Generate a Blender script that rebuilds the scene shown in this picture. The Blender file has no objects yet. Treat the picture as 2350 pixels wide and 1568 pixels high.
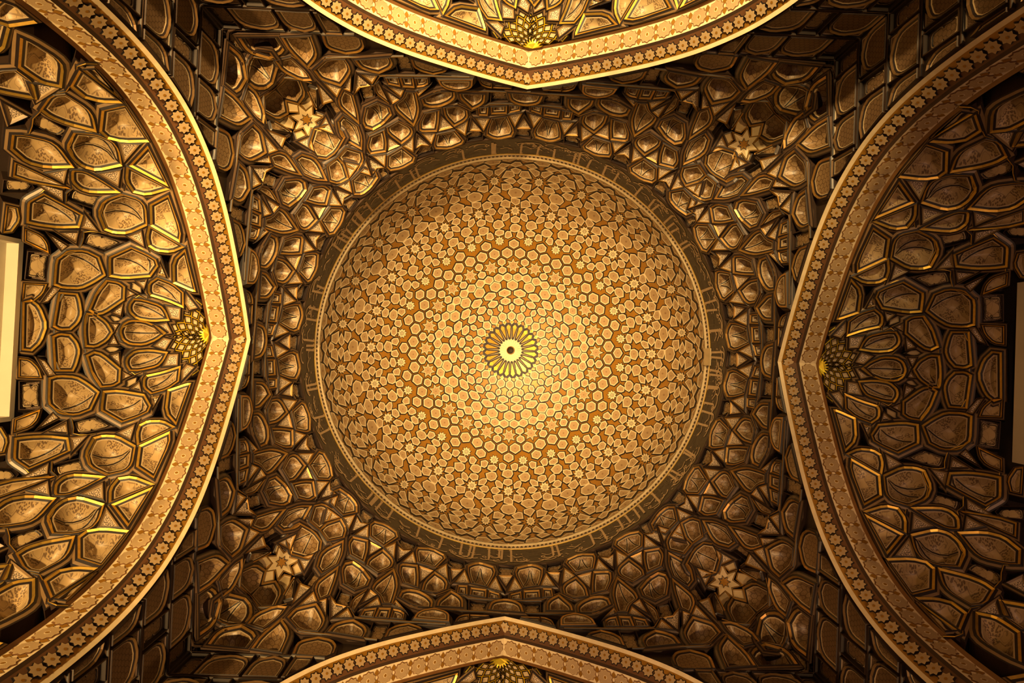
import bpy, math, random
import numpy as np
from mathutils import Matrix, Vector

# ------------------------------------------------------------------ camera, world, lights, exposure
PXW, PXH, FPX = 2350.0, 1568.0, 1300.0          # photograph frame and focal length in pixels
W = 3.5                                          # half side of the square chamber (m)
CAMZ = 1.5                                       # camera height above the floor
CX, CY = -0.1726, -0.0106                        # camera stands a little off the axis
RX, RY, RZ = -0.01426, -0.01607, 0.04227         # small tilts and the roll of the camera
scene = bpy.context.scene


def _rot(rx, ry, rz):
    return (Matrix.Rotation(rx, 3, 'X') @ Matrix.Rotation(ry, 3, 'Y') @ Matrix.Rotation(rz, 3, 'Z'))


RW2C = _rot(RX, RY, RZ)                          # room axes -> picture axes (x right, y down, z into the picture)
RC2W = np.array(RW2C.transposed())
cam_data = bpy.data.cameras.new('camera')
cam_data.sensor_fit = 'HORIZONTAL'
cam_data.sensor_width = 36.0
cam_data.lens = 36.0 * FPX / PXW
cam_data.clip_end = 100
cam = bpy.data.objects.new('camera', cam_data)
scene.collection.objects.link(cam)
_m = RW2C.transposed() @ Matrix(((1, 0, 0), (0, -1, 0), (0, 0, -1)))
cam.matrix_world = Matrix.Translation((CX, CY, CAMZ)) @ _m.to_4x4()
scene.camera = cam

world = bpy.data.worlds.new('world')
scene.world = world
world.use_nodes = True
world.node_tree.nodes['Background'].inputs[0].default_value = (0.10, 0.055, 0.03, 1)
world.node_tree.nodes['Background'].inputs[1].default_value = 0.1
scene.view_settings.view_transform = 'Standard'
scene.view_settings.look = 'None'
scene.view_settings.exposure = 0.0
scene.view_settings.gamma = 1.0
scene.view_settings.use_curve_mapping = False


def lamp(name, kind, loc, energy, color, size=0.2, target=None, cone=None, blend=0.6):
    d = bpy.data.lights.new(name, kind)
    d.energy = energy
    d.color = color
    if kind == 'AREA':
        d.shape = 'DISK'
        d.size = size
    else:
        d.shadow_soft_size = size
    if kind == 'SPOT':
        d.spot_size = math.radians(cone)
        d.spot_blend = blend
    o = bpy.data.objects.new(name, d)
    scene.collection.objects.link(o)
    o.location = loc
    if target is not None:
        o.rotation_euler = (Vector(target) - Vector(loc)).to_track_quat('-Z', 'Y').to_euler()
    return o


# unseen floodlights low in the chamber aimed at the vaults, plus added fill lamps
WARM = (1.0, 0.63, 0.235)
lamp('floodlight_dome', 'SPOT', (-1.45, -1.85, 0.3), 2700, WARM, 0.12, (0.2, 0.15, 13.0), 34, 1.0)
lamp('floodlight_left_niche', 'SPOT', (-4.95, 0.1, 2.0), 1900, WARM, 0.12, (-4.45, 0.0, 8.5), 92, 0.7)
lamp('floodlight_top_niche', 'SPOT', (0.1, -4.95, 2.0), 3700, (1.0, 0.69, 0.30), 0.12, (0.05, -4.45, 8.5), 92, 0.7)
lamp('floodlight_corner_a', 'SPOT', (-3.1, -3.1, 2.0), 4200, WARM, 0.10, (-2.35, -2.35, 9.8), 62, 0.9)
lamp('floodlight_corner_b', 'SPOT', (-3.1, 3.1, 2.0), 1900, WARM, 0.10, (-2.3, 2.3, 9.8), 62, 0.9)
lamp('floodlight_corner_c', 'SPOT', (3.1, -3.1, 2.0), 1200, WARM, 0.10, (2.0, -2.0, 9.8), 46, 1.0)
lamp('floodlight_corner_d', 'SPOT', (3.1, 3.1, 2.0), 720, (1.0, 0.60, 0.26), 0.10, (2.2, 2.2, 9.8), 54, 1.0)
lamp('fill_bottom_niche', 'SPOT', (0.0, 4.2, 2.0), 700, (1.0, 0.58, 0.29), 0.12, (0.0, 3.95, 8.5), 92, 0.8)  # added fill lamp that brightens the bottom arch and its niche
lamp('fill_right_niche', 'SPOT', (4.6, 0.3, 2.0), 170, (1.0, 0.54, 0.33), 0.12, (4.3, 0.1, 8.5), 92, 0.8)  # weak unseen lamp, added only to lift the right niche
lamp('fill_general', 'POINT', (-0.6, -0.3, 0.4), 75, (1.0, 0.56, 0.32), 0.25)  # added overall fill light, not a fixture of the chamber
scene.cycles.max_bounces = 6
scene.cycles.diffuse_bounces = 1
scene.cycles.glossy_bounces = 2

# ------------------------------------------------------------------ materials
MATS = {}


def new_mat(name):
    m = bpy.data.materials.new(name)
    m.use_nodes = True
    nt = m.node_tree
    b = nt.nodes['Principled BSDF']
    MATS[name] = m
    return m, nt, b


def plain(name, col, rough=0.55, metal=0.0, spec=0.4, noise=0.12, nscale=9.0, bump=0.0):
    m, nt, b = new_mat(name)
    b.inputs['Roughness'].default_value = rough
    b.inputs['Metallic'].default_value = metal
    b.inputs['Specular IOR Level'].default_value = spec
    n = nt.nodes.new('ShaderNodeTexNoise')
    n.inputs['Scale'].default_value = nscale
    n.inputs['Detail'].default_value = 4
    geo = nt.nodes.new('ShaderNodeNewGeometry')
    nt.links.new(geo.outputs['Position'], n.inputs['Vector'])
    mx = nt.nodes.new('ShaderNodeMix')
    mx.data_type = 'RGBA'
    c = np.array(col)
    mx.inputs['A'].default_value = (*(c * (1 - noise * 2)), 1)
    mx.inputs['B'].default_value = (*np.minimum(c * (1 + noise * 2), 1), 1)
    nt.links.new(n.outputs['Fac'], mx.inputs['Factor'])
    nt.links.new(mx.outputs['Result'], b.inputs['Base Color'])
    if bump:
        bp = nt.nodes.new('ShaderNodeBump')
        bp.inputs['Strength'].default_value = bump
        bp.inputs['Distance'].default_value = 0.01
        nt.links.new(n.outputs['Fac'], bp.inputs['Height'])
        nt.links.new(bp.outputs['Normal'], b.inputs['Normal'])
    return m


class NB:
    """tiny node helper: every method returns an output socket"""

    def __init__(s, nt):
        s.nt = nt

    def math(s, op, a, b=None, clamp=False):
        n = s.nt.nodes.new('ShaderNodeMath')
        n.operation = op
        n.use_clamp = clamp
        for i, v in enumerate((a, b)):
            if v is None:
                continue
            if isinstance(v, (int, float)):
                n.inputs[i].default_value = v
            else:
                s.nt.links.new(v, n.inputs[i])
        return n.outputs[0]

    def vmath(s, op, a, b=None, scale=None):
        n = s.nt.nodes.new('ShaderNodeVectorMath')
        n.operation = op
        for i, v in enumerate((a, b)):
            if v is None:
                continue
            if isinstance(v, tuple):
                n.inputs[i].default_value = v
            else:
                s.nt.links.new(v, n.inputs[i])
        if scale is not None:
            n.inputs['Scale'].default_value = scale
        return n.outputs['Value'] if op in ('DOT_PRODUCT', 'LENGTH') else n.outputs[0]

    def uv(s, name='UVMap'):
        n = s.nt.nodes.new('ShaderNodeUVMap')
        n.uv_map = name
        return n.outputs[0]

    def mix(s, f, a, b):
        n = s.nt.nodes.new('ShaderNodeMix')
        n.data_type = 'RGBA'
        for k, v in (('Factor', f), ('A', a), ('B', b)):
            if isinstance(v, tuple):
                n.inputs[k].default_value = (*v, 1)
            elif isinstance(v, (int, float)):
                n.inputs[k].default_value = v
            else:
                s.nt.links.new(v, n.inputs[k])
        return n.outputs['Result']

    def noise(s, vec, scale, detail=3, dist=0.0):
        n = s.nt.nodes.new('ShaderNodeTexNoise')
        n.inputs['Scale'].default_value = scale
        n.inputs['Detail'].default_value = detail
        n.inputs['Distortion'].default_value = dist
        s.nt.links.new(vec, n.inputs['Vector'])
        return n.outputs['Fac']

    def voro(s, vec, scale, feature='F1', rnd=1.0):
        n = s.nt.nodes.new('ShaderNodeTexVoronoi')
        n.voronoi_dimensions = '2D'
        n.feature = feature
        n.inputs['Scale'].default_value = scale
        n.inputs['Randomness'].default_value = rnd
        s.nt.links.new(vec, n.inputs['Vector'])
        return n.outputs['Distance']

    def hexdist(s, vec):
        """0 at the hexagon centre, 0.5 on its edges (unit hexagon lattice)"""
        r = (1.0, 1.7320508, 1.0)
        h = (0.5, 0.8660254, 0.5)
        vec = s.vmath('ADD', vec, (50.0, 50.0 * 1.7320508, 0.0))
        a = s.vmath('SUBTRACT', s.vmath('MODULO', vec, r), h)
        b = s.vmath('SUBTRACT', s.vmath('MODULO', s.vmath('SUBTRACT', vec, h), r), h)
        flat = (1.0, 1.0, 0.0)
        a = s.vmath('MULTIPLY', a, flat)
        b = s.vmath('MULTIPLY', b, flat)
        lt = s.math('LESS_THAN', s.vmath('DOT_PRODUCT', a, a), s.vmath('DOT_PRODUCT', b, b))
        n = s.nt.nodes.new('ShaderNodeMix')
        n.data_type = 'VECTOR'
        s.nt.links.new(lt, n.inputs['Factor'])
        s.nt.links.new(b, n.inputs[4])
        s.nt.links.new(a, n.inputs[5])
        g = s.vmath('ABSOLUTE', n.outputs[1])
        sep = s.nt.nodes.new('ShaderNodeSeparateXYZ')
        s.nt.links.new(g, sep.inputs[0])
        d2 = s.vmath('DOT_PRODUCT', g, (0.5, 0.8660254, 0.0))
        return s.math('MAXIMUM', sep.outputs[0], d2)


def panel_hex(name, base, line, size=0.062, rough=0.44):
    """tan panel printed with a net of hexagons and a small knot in each"""
    m, nt, b = new_mat(name)
    k = NB(nt)
    uv = k.uv()
    p = k.vmath('SCALE', uv, scale=1.0 / size)
    d = k.hexdist(p)
    ring = k.math('GREATER_THAN', d, 0.40)
    inner = k.math('MULTIPLY', k.math('GREATER_THAN', d, 0.16), k.math('LESS_THAN', d, 0.235))
    l = k.math('MAXIMUM', k.math('MULTIPLY', ring, 0.85), k.math('MULTIPLY', inner, 0.6))
    dirt = k.noise(uv, 5.0, 4)
    fine = k.noise(uv, 90.0, 2)
    c = k.mix(dirt, tuple(np.array(base) * 0.62), tuple(np.array(base) * 1.3))
    c = k.mix(k.math('MULTIPLY', fine, 0.35), c, tuple(np.array(line)))
    c = k.mix(l, c, line)
    nt.links.new(c, b.inputs['Base Color'])
    b.inputs['Roughness'].default_value = rough
    b.inputs['Specular IOR Level'].default_value = 0.8
    return m


def filigree(name, ground, ink, scale=26.0):
    """cream plate covered with curling dark arabesque"""
    m, nt, b = new_mat(name)
    k = NB(nt)
    uv = k.uv()
    d = k.voro(uv, scale, 'F1', 1.0)
    w = k.math('SINE', k.math('MULTIPLY', d, 15.0))
    curl = k.math('GREATER_THAN', w, 0.2)
    n = k.noise(uv, 55.0, 3, 2.0)
    leaf = k.math('GREATER_THAN', n, 0.60)
    f = k.math('MAXIMUM', k.math('MULTIPLY', curl, 0.85), k.math('MULTIPLY', leaf, 0.6))
    nt.links.new(k.mix(f, ground, ink), b.inputs['Base Color'])
    b.inputs['Roughness'].default_value = 0.5
    return m


def floral(name, base, ink):
    """light panel with a drawn diamond at the middle and dark sprigs around it"""
    m, nt, b = new_mat(name)
    k = NB(nt)
    uv = k.uv()
    sep = nt.nodes.new('ShaderNodeSeparateXYZ')
    nt.links.new(k.vmath('ABSOLUTE', uv), sep.inputs[0])
    dia = k.math('ADD', sep.outputs[0], sep.outputs[1])
    line = k.math('LESS_THAN', k.math('ABSOLUTE', k.math('SUBTRACT', dia, 0.085)), 0.005)
    inside = k.math('LESS_THAN', dia, 0.085)
    big = k.noise(uv, 7.5, 2)
    mask = k.math('MULTIPLY', k.math('GREATER_THAN', big, 0.50), k.math('SUBTRACT', 1.0, inside))
    v = k.voro(uv, 62.0)
    leafs = k.math('LESS_THAN', v, 0.42)
    stem = k.math('LESS_THAN', k.math('ABSOLUTE', k.math('SUBTRACT', big, 0.45)), 0.006)
    f = k.math('MAXIMUM', k.math('MULTIPLY', k.math('MULTIPLY', mask, leafs), 0.8), k.math('MULTIPLY', k.math('MAXIMUM', stem, line), 0.55))
    smudge = k.noise(uv, 3.2, 3)
    c = k.mix(smudge, tuple(np.array(base) * 0.7), tuple(np.minimum(np.array(base) * 1.25, 1)))
    c = k.mix(f, c, ink)
    nt.links.new(c, b.inputs['Base Color'])
    b.inputs['Roughness'].default_value = 0.42
    b.inputs['Specular IOR Level'].default_value = 0.5
    return m


def rosette_tile(name, base, ink, edge):
    """pale tile: fine dots, a knot at the middle (uv is in tile radii)"""
    m, nt, b = new_mat(name)
    k = NB(nt)
    uv = k.uv()
    r = k.vmath('LENGTH', uv)
    v = k.voro(uv, 3.4)
    dots = k.math('GREATER_THAN', k.math('SINE', k.math('MULTIPLY', v, 26.0)), 0.25)
    dots = k.math('MULTIPLY', dots, k.math('LESS_THAN', r, 0.86))
    knot = k.math('LESS_THAN', r, 0.17)
    f = k.math('MAXIMUM', k.math('MULTIPLY', dots, 0.55), k.math('MULTIPLY', knot, 0.75))
    oi = nt.nodes.new('ShaderNodeObjectInfo')
    geo = nt.nodes.new('ShaderNodeNewGeometry')
    nz = k.noise(geo.outputs['Position'], 1.4, 3)
    c = k.mix(nz, tuple(np.array(base) * 0.8), tuple(np.minimum(np.array(base) * 1.15, 1)))
    nt.links.new(k.mix(f, c, ink), b.inputs['Base Color'])
    b.inputs['Roughness'].default_value = 0.5
    return m


plain('dark_line', (0.014, 0.008, 0.007), 0.5)
plain('rib_brown', (0.050, 0.027, 0.015), 0.6, 0.0, 0.25)
plain('groove_brown', (0.030, 0.017, 0.010), 0.6)
plain('skirt_brown', (0.045, 0.024, 0.014), 0.6)
plain('gilding', (0.80, 0.50, 0.09), 0.36, 0.85, 0.5, 0.15, 20)
plain('old_gilding', (0.33, 0.175, 0.04), 0.36, 0.55, 0.5, 0.18, 14)
plain('cream_line', (0.46, 0.34, 0.19), 0.5)
plain('cream_plaster', (0.78, 0.70, 0.55), 0.6, 0, 0.3, 0.06, 3)
plain('pale_plaster', (0.52, 0.39, 0.21), 0.42)
plain('ochre', (0.30, 0.140, 0.014), 0.34, 0.2, 0.5, 0.12, 5)
plain('petal_gilding', (0.62, 0.31, 0.03), 0.24, 0.6, 0.6, 0.12, 8)
plain('frame_brown', (0.085, 0.047, 0.024), 0.42, 0, 0.6)
plain('frame_tan', (0.23, 0.14, 0.06), 0.4, 0, 0.6)
plain('band_brown', (0.12, 0.052, 0.02), 0.5)
plain('strip_brown', (0.22, 0.10, 0.03), 0.45)
plain('band_cream', (0.72, 0.58, 0.36), 0.48)
plain('inscription_ground', (0.034, 0.026, 0.020), 0.5, 0, 0.4, 0.4, 12)
plain('inscription_cream', (0.52, 0.37, 0.22), 0.55)
plain('inscription_faint', (0.085, 0.062, 0.038), 0.55)
plain('yellow_gilding', (0.95, 0.68, 0.05), 0.28, 0.7, 0.6, 0.1, 20)
plain('stone_floor', (0.42, 0.34, 0.25), 0.6, 0, 0.3, 0.15, 2)
plain('lower_wall', (0.30, 0.22, 0.13), 0.6, 0, 0.3, 0.2, 2)
plain('hole_dark', (0.02, 0.012, 0.008), 0.8)
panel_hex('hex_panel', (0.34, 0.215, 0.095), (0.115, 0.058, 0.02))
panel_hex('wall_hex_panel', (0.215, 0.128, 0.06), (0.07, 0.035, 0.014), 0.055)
plain('wall_rim', (0.13, 0.07, 0.024), 0.42, 0.3, 0.5)
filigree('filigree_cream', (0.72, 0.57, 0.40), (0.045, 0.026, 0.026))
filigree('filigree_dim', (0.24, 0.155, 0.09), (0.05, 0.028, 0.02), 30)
floral('floral_panel', (0.50, 0.35, 0.17), (0.10, 0.052, 0.03))
rosette_tile('dome_tile', (0.43, 0.30, 0.155), (0.20, 0.10, 0.045), None)
rosette_tile('star_tile', (0.48, 0.34, 0.175), (0.18, 0.09, 0.04), None)
m_, nt_, b_ = new_mat('window_glass')
b_.inputs['Base Color'].default_value = (0.55, 0.5, 0.62, 1)
b_.inputs['Roughness'].default_value = 0.15
b_.inputs['Specular IOR Level'].default_value = 0.6

# ------------------------------------------------------------------ helpers
CAMP = np.array([CX, CY, CAMZ])
ZC, ZD, ZG, ZA = 7.888, 10.052, 10.748, 8.951     # muqarnas base, drum base, drum top, arch apex (m above floor)
RD = 3.228                                        # drum and dome radius
random.seed(7)


def link(o, parent=None, basis=None):
    scene.collection.objects.link(o)
    if parent is not None:
        o.parent = parent
    if basis is not None:
        o.matrix_basis = basis
    return o


def tag(o, label, cat, group=None, kind=None):
    if label:
        o['label'] = label
    if cat:
        o['category'] = cat
    if group:
        o['group'] = group
    if kind:
        o['kind'] = kind
    return o


class MB:
    """collects faces with materials and uvs, builds one mesh"""

    def __init__(s):
        s.v, s.f, s.m, s.uv, s.mats = [], [], [], [], []

    def mat(s, name):
        if name not in s.mats:
            s.mats.append(name)
        return s.mats.index(name)

    def add(s, pts):
        i = len(s.v)
        s.v.extend([tuple(p) for p in pts])
        return list(range(i, i + len(pts)))

    def face(s, idx, mat, uv=None):
        s.f.append(tuple(idx))
        s.m.append(s.mat(mat))
        s.uv.append(uv if uv is not None else [(0.0, 0.0)] * len(idx))

    def loop_strip(s, a, b, mat, uva=None, uvb=None):
        n = len(a)
        for i in range(n):
            j = (i + 1) % n
            uv = None
            if uva is not None:
                uv = [uva[i], uva[j], uvb[j], uvb[i]]
            s.face((a[i], a[j], b[j], b[i]), mat, uv)

    def mesh(s, name, smooth=False):
        me = bpy.data.meshes.new(name)
        me.from_pydata(s.v, [], s.f)
        for n in s.mats:
            me.materials.append(MATS[n])
        me.polygons.foreach_set('material_index', s.m)
        if smooth is True:
            me.polygons.foreach_set('use_smooth', [True] * len(s.f))
        elif smooth:
            me.polygons.foreach_set('use_smooth', [s.mats[i] in smooth for i in s.m])
        ul = me.uv_layers.new(name='UVMap')
        flat = [c for f in s.uv for p in f for c in p]
        ul.data.foreach_set('uv', flat)
        me.update()
        return me


def rotz(k):
    return Matrix.Rotation(k * math.pi / 2, 4, 'Z')


DIAG = Matrix(((0, -1, 0, 0), (-1, 0, 0, 0), (0, 0, 1, 0), (0, 0, 0, 1)))    # mirror in the bottom-left diagonal
FLIPY = Matrix.Diagonal((1, -1, 1, 1))
FLIPX = Matrix.Diagonal((-1, 1, 1, 1))


def ray(px, py):
    d = RC2W @ np.array([(px - PXW / 2) / FPX, (py - PXH / 2) / FPX, 1.0])
    return d


# ------------------------------------------------------------------ the arch curve
_ap = [(0, 7.451), (0.35, 7.30), (0.7, 7.13), (1.05, 6.945), (1.4, 6.74), (1.7, 6.525), (1.95, 6.30), (2.18, 6.02), (2.36, 5.72), (2.50, 5.35),
       (2.585, 4.95), (2.625, 4.55), (2.64, 4.1), (2.64, 3.4), (2.64, 2.0), (2.64, 0.2), (2.64, -1.5)]


def _resample(p, n):
    p = np.array(p, float)
    out = []
    for i in range(len(p) - 1):
        p0, p1, p2, p3 = p[max(i - 1, 0)], p[i], p[i + 1], p[min(i + 2, len(p) - 1)]
        for t in np.linspace(0, 1, n, endpoint=False):
            out.append(0.5 * ((2 * p1) + (-p0 + p2) * t + (2 * p0 - 5 * p1 + 4 * p2 - p3) * t * t + (-p0 + 3 * p1 - 3 * p2 + p3) * t ** 3))
    out.append(p[-1])
    return np.array(out)


HALF = _resample(_ap, 4)
HALF[:, 1] += CAMZ


def offset_half(c):
    """half arch curve moved inwards by c"""
    t = np.gradient(HALF, axis=0)
    t /= np.linalg.norm(t, axis=1)[:, None]
    nrm = np.stack([t[:, 1], -t[:, 0]], 1)          # towards the opening (down and in)
    o = HALF + nrm * c
    o[0] = HALF[0] + np.array([0, -c / abs(nrm[0, 1])])
    keep = o[:, 0] >= 0
    o[~keep, 0] = 0
    o[~keep, 1] = o[0, 1]
    o[:, 0] = np.maximum.accumulate(o[:, 0])
    o[-1, 1] = 0.0
    return o


def full(c):
    h = offset_half(c)
    l = h[::-1].copy()
    l[:, 0] *= -1
    return np.concatenate([l[:-1], h])               # from one foot over the apex to the other (2N-1 points)


def arch_z(t, c=0.0, H={}):
    if c not in H:
        H[c] = offset_half(c)
    h = H[c]
    n = 13 * 4
    return np.interp(abs(t), h[:n, 0], h[:n, 1])


AHALF = 2.64

# ------------------------------------------------------------------ the surface of the corner vaults
STAR_C = None


def r_surf(phi, z, recess=True):
    c, s_ = abs(math.cos(phi)), abs(math.sin(phi))
    rsq = W / max(c, s_)
    s2 = abs(math.sin(2 * phi))
    t = min(max((z - ZC) / (ZD - ZC), 0), 1)
    t0 = 0.5 * (1 - s2 * s2)
    g = max(0.0, (t - t0) / (1 - t0)) ** 1.6
    r = rsq + (RD - rsq) * g
    if recess and STAR_C is not None:
        p = np.array([r * c, r * s_, z])
        d = np.linalg.norm(p - STAR_C) / 0.60
        if d < 1:
            r += 0.34 * (1 - d * d)
    return r


def base_off(phi, z):
    s2 = abs(math.sin(2 * phi))
    t0 = 0.5 * (1 - s2 * s2)
    t = min(max((z - ZC) / (ZD - ZC), 0), 1)
    a = min(max((t - t0) / 0.25, 0), 1)
    e = min(max((1 - t) / 0.08, 0), 1)
    return 0.03 + 0.23 * a * a * (3 - 2 * a) * e


def _march(f, d, s0, s1, n=160):
    a = s0
    fa = f(CAMP + d * a)
    if fa >= 0:
        return CAMP + d * a
    for i in range(1, n + 1):
        b = s0 + (s1 - s0) * i / n
        if f(CAMP + d * b) >= 0:
            for _ in range(22):
                m = 0.5 * (a + b)
                if f(CAMP + d * m) >= 0:
                    b = m
                else:
                    a = m
            return CAMP + d * b
        a = b
    return CAMP + d * s1


def hit_corner(px, py, recess=True):
    d = ray(px, py)

    def f(p):
        return math.hypot(p[0], p[1]) - r_surf(math.atan2(p[1], p[0]), p[2], recess)
    return _march(f, d, 3.0, 9.4)


_c = hit_corner(646, 1291, False)
_a = (abs(_c[0]) + abs(_c[1])) / 2
STAR_C = np.array([_a, _a, _c[2]])

# niche: the half dome behind each arch
CSH = 0.19                                            # how much the inner arch is narrower
XN = W + 0.405                                        # plane where the half dome starts
AN = AHALF - CSH
DN = 2.25
CURVE5 = offset_half(CSH)


def niche_h(rho):
    if rho <= AN - 0.001:
        n = 13 * 4
        return float(np.interp(rho, CURVE5[:n, 0], CURVE5[:n, 1]))
    return float(CURVE5[13 * 4 - 1, 1]) - (rho - AN) * 60


def hit_niche(px, py):
    d = ray(px, py)
    s0 = (-XN - CAMP[0]) / d[0]

    def f(p):
        u = max(-p[0] - XN, 0)
        rho = math.hypot(u / DN, p[1] / AN) * AN
        return p[2] - niche_h(rho)
    return _march(f, d, s0 + 1e-4, s0 + 6.0)


# ------------------------------------------------------------------ floor, walls
mb = MB()
q = W + 3.2
mb.face(mb.add([(-q, -q, 0), (q, -q, 0), (q, q, 0), (-q, q, 0), (-q, -q, -0.1), (q, -q, -0.1), (q, q, -0.1), (-q, q, -0.1)])[:4], 'stone_floor')
for a, b in ((0, 1), (1, 2), (2, 3), (3, 0)):
    mb.face((a, b, b + 4, a + 4), 'stone_floor')
floor = link(bpy.data.objects.new('floor', mb.mesh('floor')))
tag(floor, 'plain stone floor of the domed chamber', 'floor', kind='structure')

cols = sorted(set([round(x, 4) for x in np.concatenate([np.linspace(-W, W, 113), [0.0]])]))
cols = [(x, None) for x in cols if abs(abs(x) - AHALF) > 0.02]
cols += [(AHALF, 0), (AHALF, 1), (-AHALF, 1), (-AHALF, 0)]
cols.sort(key=lambda c: (c[0], 0 if c[1] is None else (c[1] if c[0] > 0 else -c[1])))
NR = 70
mb = MB()
prev = None
for (s, side) in cols:
    phi = math.atan2(W, s)
    inside = abs(s) < AHALF - 1e-6 or (side == 0)
    if inside:
        zl = arch_z(s) if side is None else HALF[12 * 4, 1]
    else:
        zl = 0.0
    zs = np.concatenate([np.linspace(zl, max(ZC, zl + 0.1), 20, endpoint=False), np.linspace(max(ZC, zl + 0.1), ZD, NR)])
    pts = []
    for z in zs:
        r = r_surf(phi, z) + base_off(phi, z)
        pts.append((r * math.cos(phi), r * math.sin(phi), z))
    idx = mb.add(pts)
    if prev is not None and not (abs(prev[1] - s) < 1e-6):
        for i in range(len(idx) - 1):
            zz = pts[i][2]
            mb.face((prev[0][i], idx[i], idx[i + 1], prev[0][i + 1]), 'groove_brown' if zz > 3.5 else 'lower_wall')
    prev = (idx, s)
wall_mesh = mb.mesh('wall', True)
WALLS = {}
WNAMES = ['wall_bottom', 'wall_left', 'wall_top', 'wall_right']       # k quarter turns from the bottom wall
WLAB = ['dim tiled wall around the arch at the bottom of the picture', 'tiled wall around the bright arch with the cream window',
        'dark tiled wall around the brightest arch at the top of the picture', 'darkest tiled wall around the shadowed arch on the right']
for k in range(4):
    o = link(bpy.data.objects.new(WNAMES[k], wall_mesh), None, rotz(k))
    tag(o, WLAB[k], 'wall', kind='structure')
    WALLS[k] = o

# ------------------------------------------------------------------ relief cells laid on a surface
def smooth_poly(q, keep_deg=44):
    """cut the blunt corners of a traced outline once, keep its sharp tips"""
    n = len(q)
    out = []
    for i in range(n):
        a, b, c = q[i - 1], q[i], q[(i + 1) % n]
        u, v = b - a, c - b
        lu, lv = np.linalg.norm(u), np.linalg.norm(v)
        ang = math.degrees(math.acos(max(-1, min(1, float(np.dot(u, v)) / max(lu * lv, 1e-9)))))
        if ang > keep_deg or n < 5:
            out.append(b)
        else:
            out.append(b - u * 0.2)
            out.append(b + v * 0.2)
    return np.array(out)


def area2(q):
    x, y = q[:, 0], q[:, 1]
    return 0.5 * float(np.sum(x * np.roll(y, -1) - np.roll(x, -1) * y))


def inset(q, d):
    n = len(q)
    out = np.zeros_like(q)
    for i in range(n):
        a, b, c = q[i - 1], q[i], q[(i + 1) % n]
        u = (b - a) / max(np.linalg.norm(b - a), 1e-9)
        v = (c - b) / max(np.linalg.norm(c - b), 1e-9)
        n1, n2 = np.array([-u[1], u[0]]), np.array([-v[1], v[0]])
        m = n1 + n2
        l = np.linalg.norm(m)
        if l < 1e-6:
            out[i] = b + n1 * d
            continue
        m /= l
        k = d / max(float(np.dot(m, n1)), 0.38)
        out[i] = b + m * k
    return out


CLAMPX = None


class Patch:
    """local frame of an outline on a surface: 2-D outline, 3-D placement"""

    def __init__(s, P, up_hint=None, toward=None):
        P = np.array(P)
        s.c = P.mean(0)
        n = np.zeros(3)
        for i in range(len(P)):
            n += np.cross(P[i - 1] - s.c, P[i] - s.c)
        n /= max(np.linalg.norm(n), 1e-9)
        tow = (CAMP - s.c) if toward is None else toward
        if np.dot(n, tow) < 0:
            n = -n
        s.n = n
        up = np.array([-s.c[0], -s.c[1], 4.0]) if up_hint is None else np.array(up_hint)
        up = up - n * np.dot(up, n)
        up /= max(np.linalg.norm(up), 1e-9)
        s.e2 = up
        s.e1 = np.cross(up, n)
        q = np.stack([(P - s.c) @ s.e1, (P - s.c) @ s.e2], 1)
        h = (P - s.c) @ s.n
        if area2(q) < 0:
            q, h = q[::-1], h[::-1]
        # least-squares curved height field h(x,y) so that every ring follows the vault
        A = np.stack([np.ones(len(q)), q[:, 0], q[:, 1], q[:, 0] ** 2, q[:, 1] ** 2], 1)
        if len(q) < 7:
            A = A[:, :3]
        s.co = np.linalg.lstsq(A, h, rcond=None)[0]
        s.q = q

    def hgt(s, x, y):
        b = [1, x, y, x * x, y * y][:len(s.co)]
        return float(np.dot(s.co, b))

    def at(s, x, y, h):
        p = s.c + s.e1 * x + s.e2 * y + s.n * (h + s.hgt(x, y))
        if CLAMPX is not None and p[0] > CLAMPX:         # stay behind the arch
            p[0] = CLAMPX
        return p

    def to2(s, p):
        return np.array([np.dot(p - s.c, s.e1), np.dot(p - s.c, s.e2)])


def inradius(q):
    c = q.mean(0)
    best = 1e9
    for i in range(len(q)):
        a, b = q[i - 1], q[i]
        u = b - a
        l = np.linalg.norm(u)
        if l < 1e-6:
            continue
        best = min(best, abs(u[0] * (c - a)[1] - u[1] * (c - a)[0]) / l)
    return best


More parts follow.
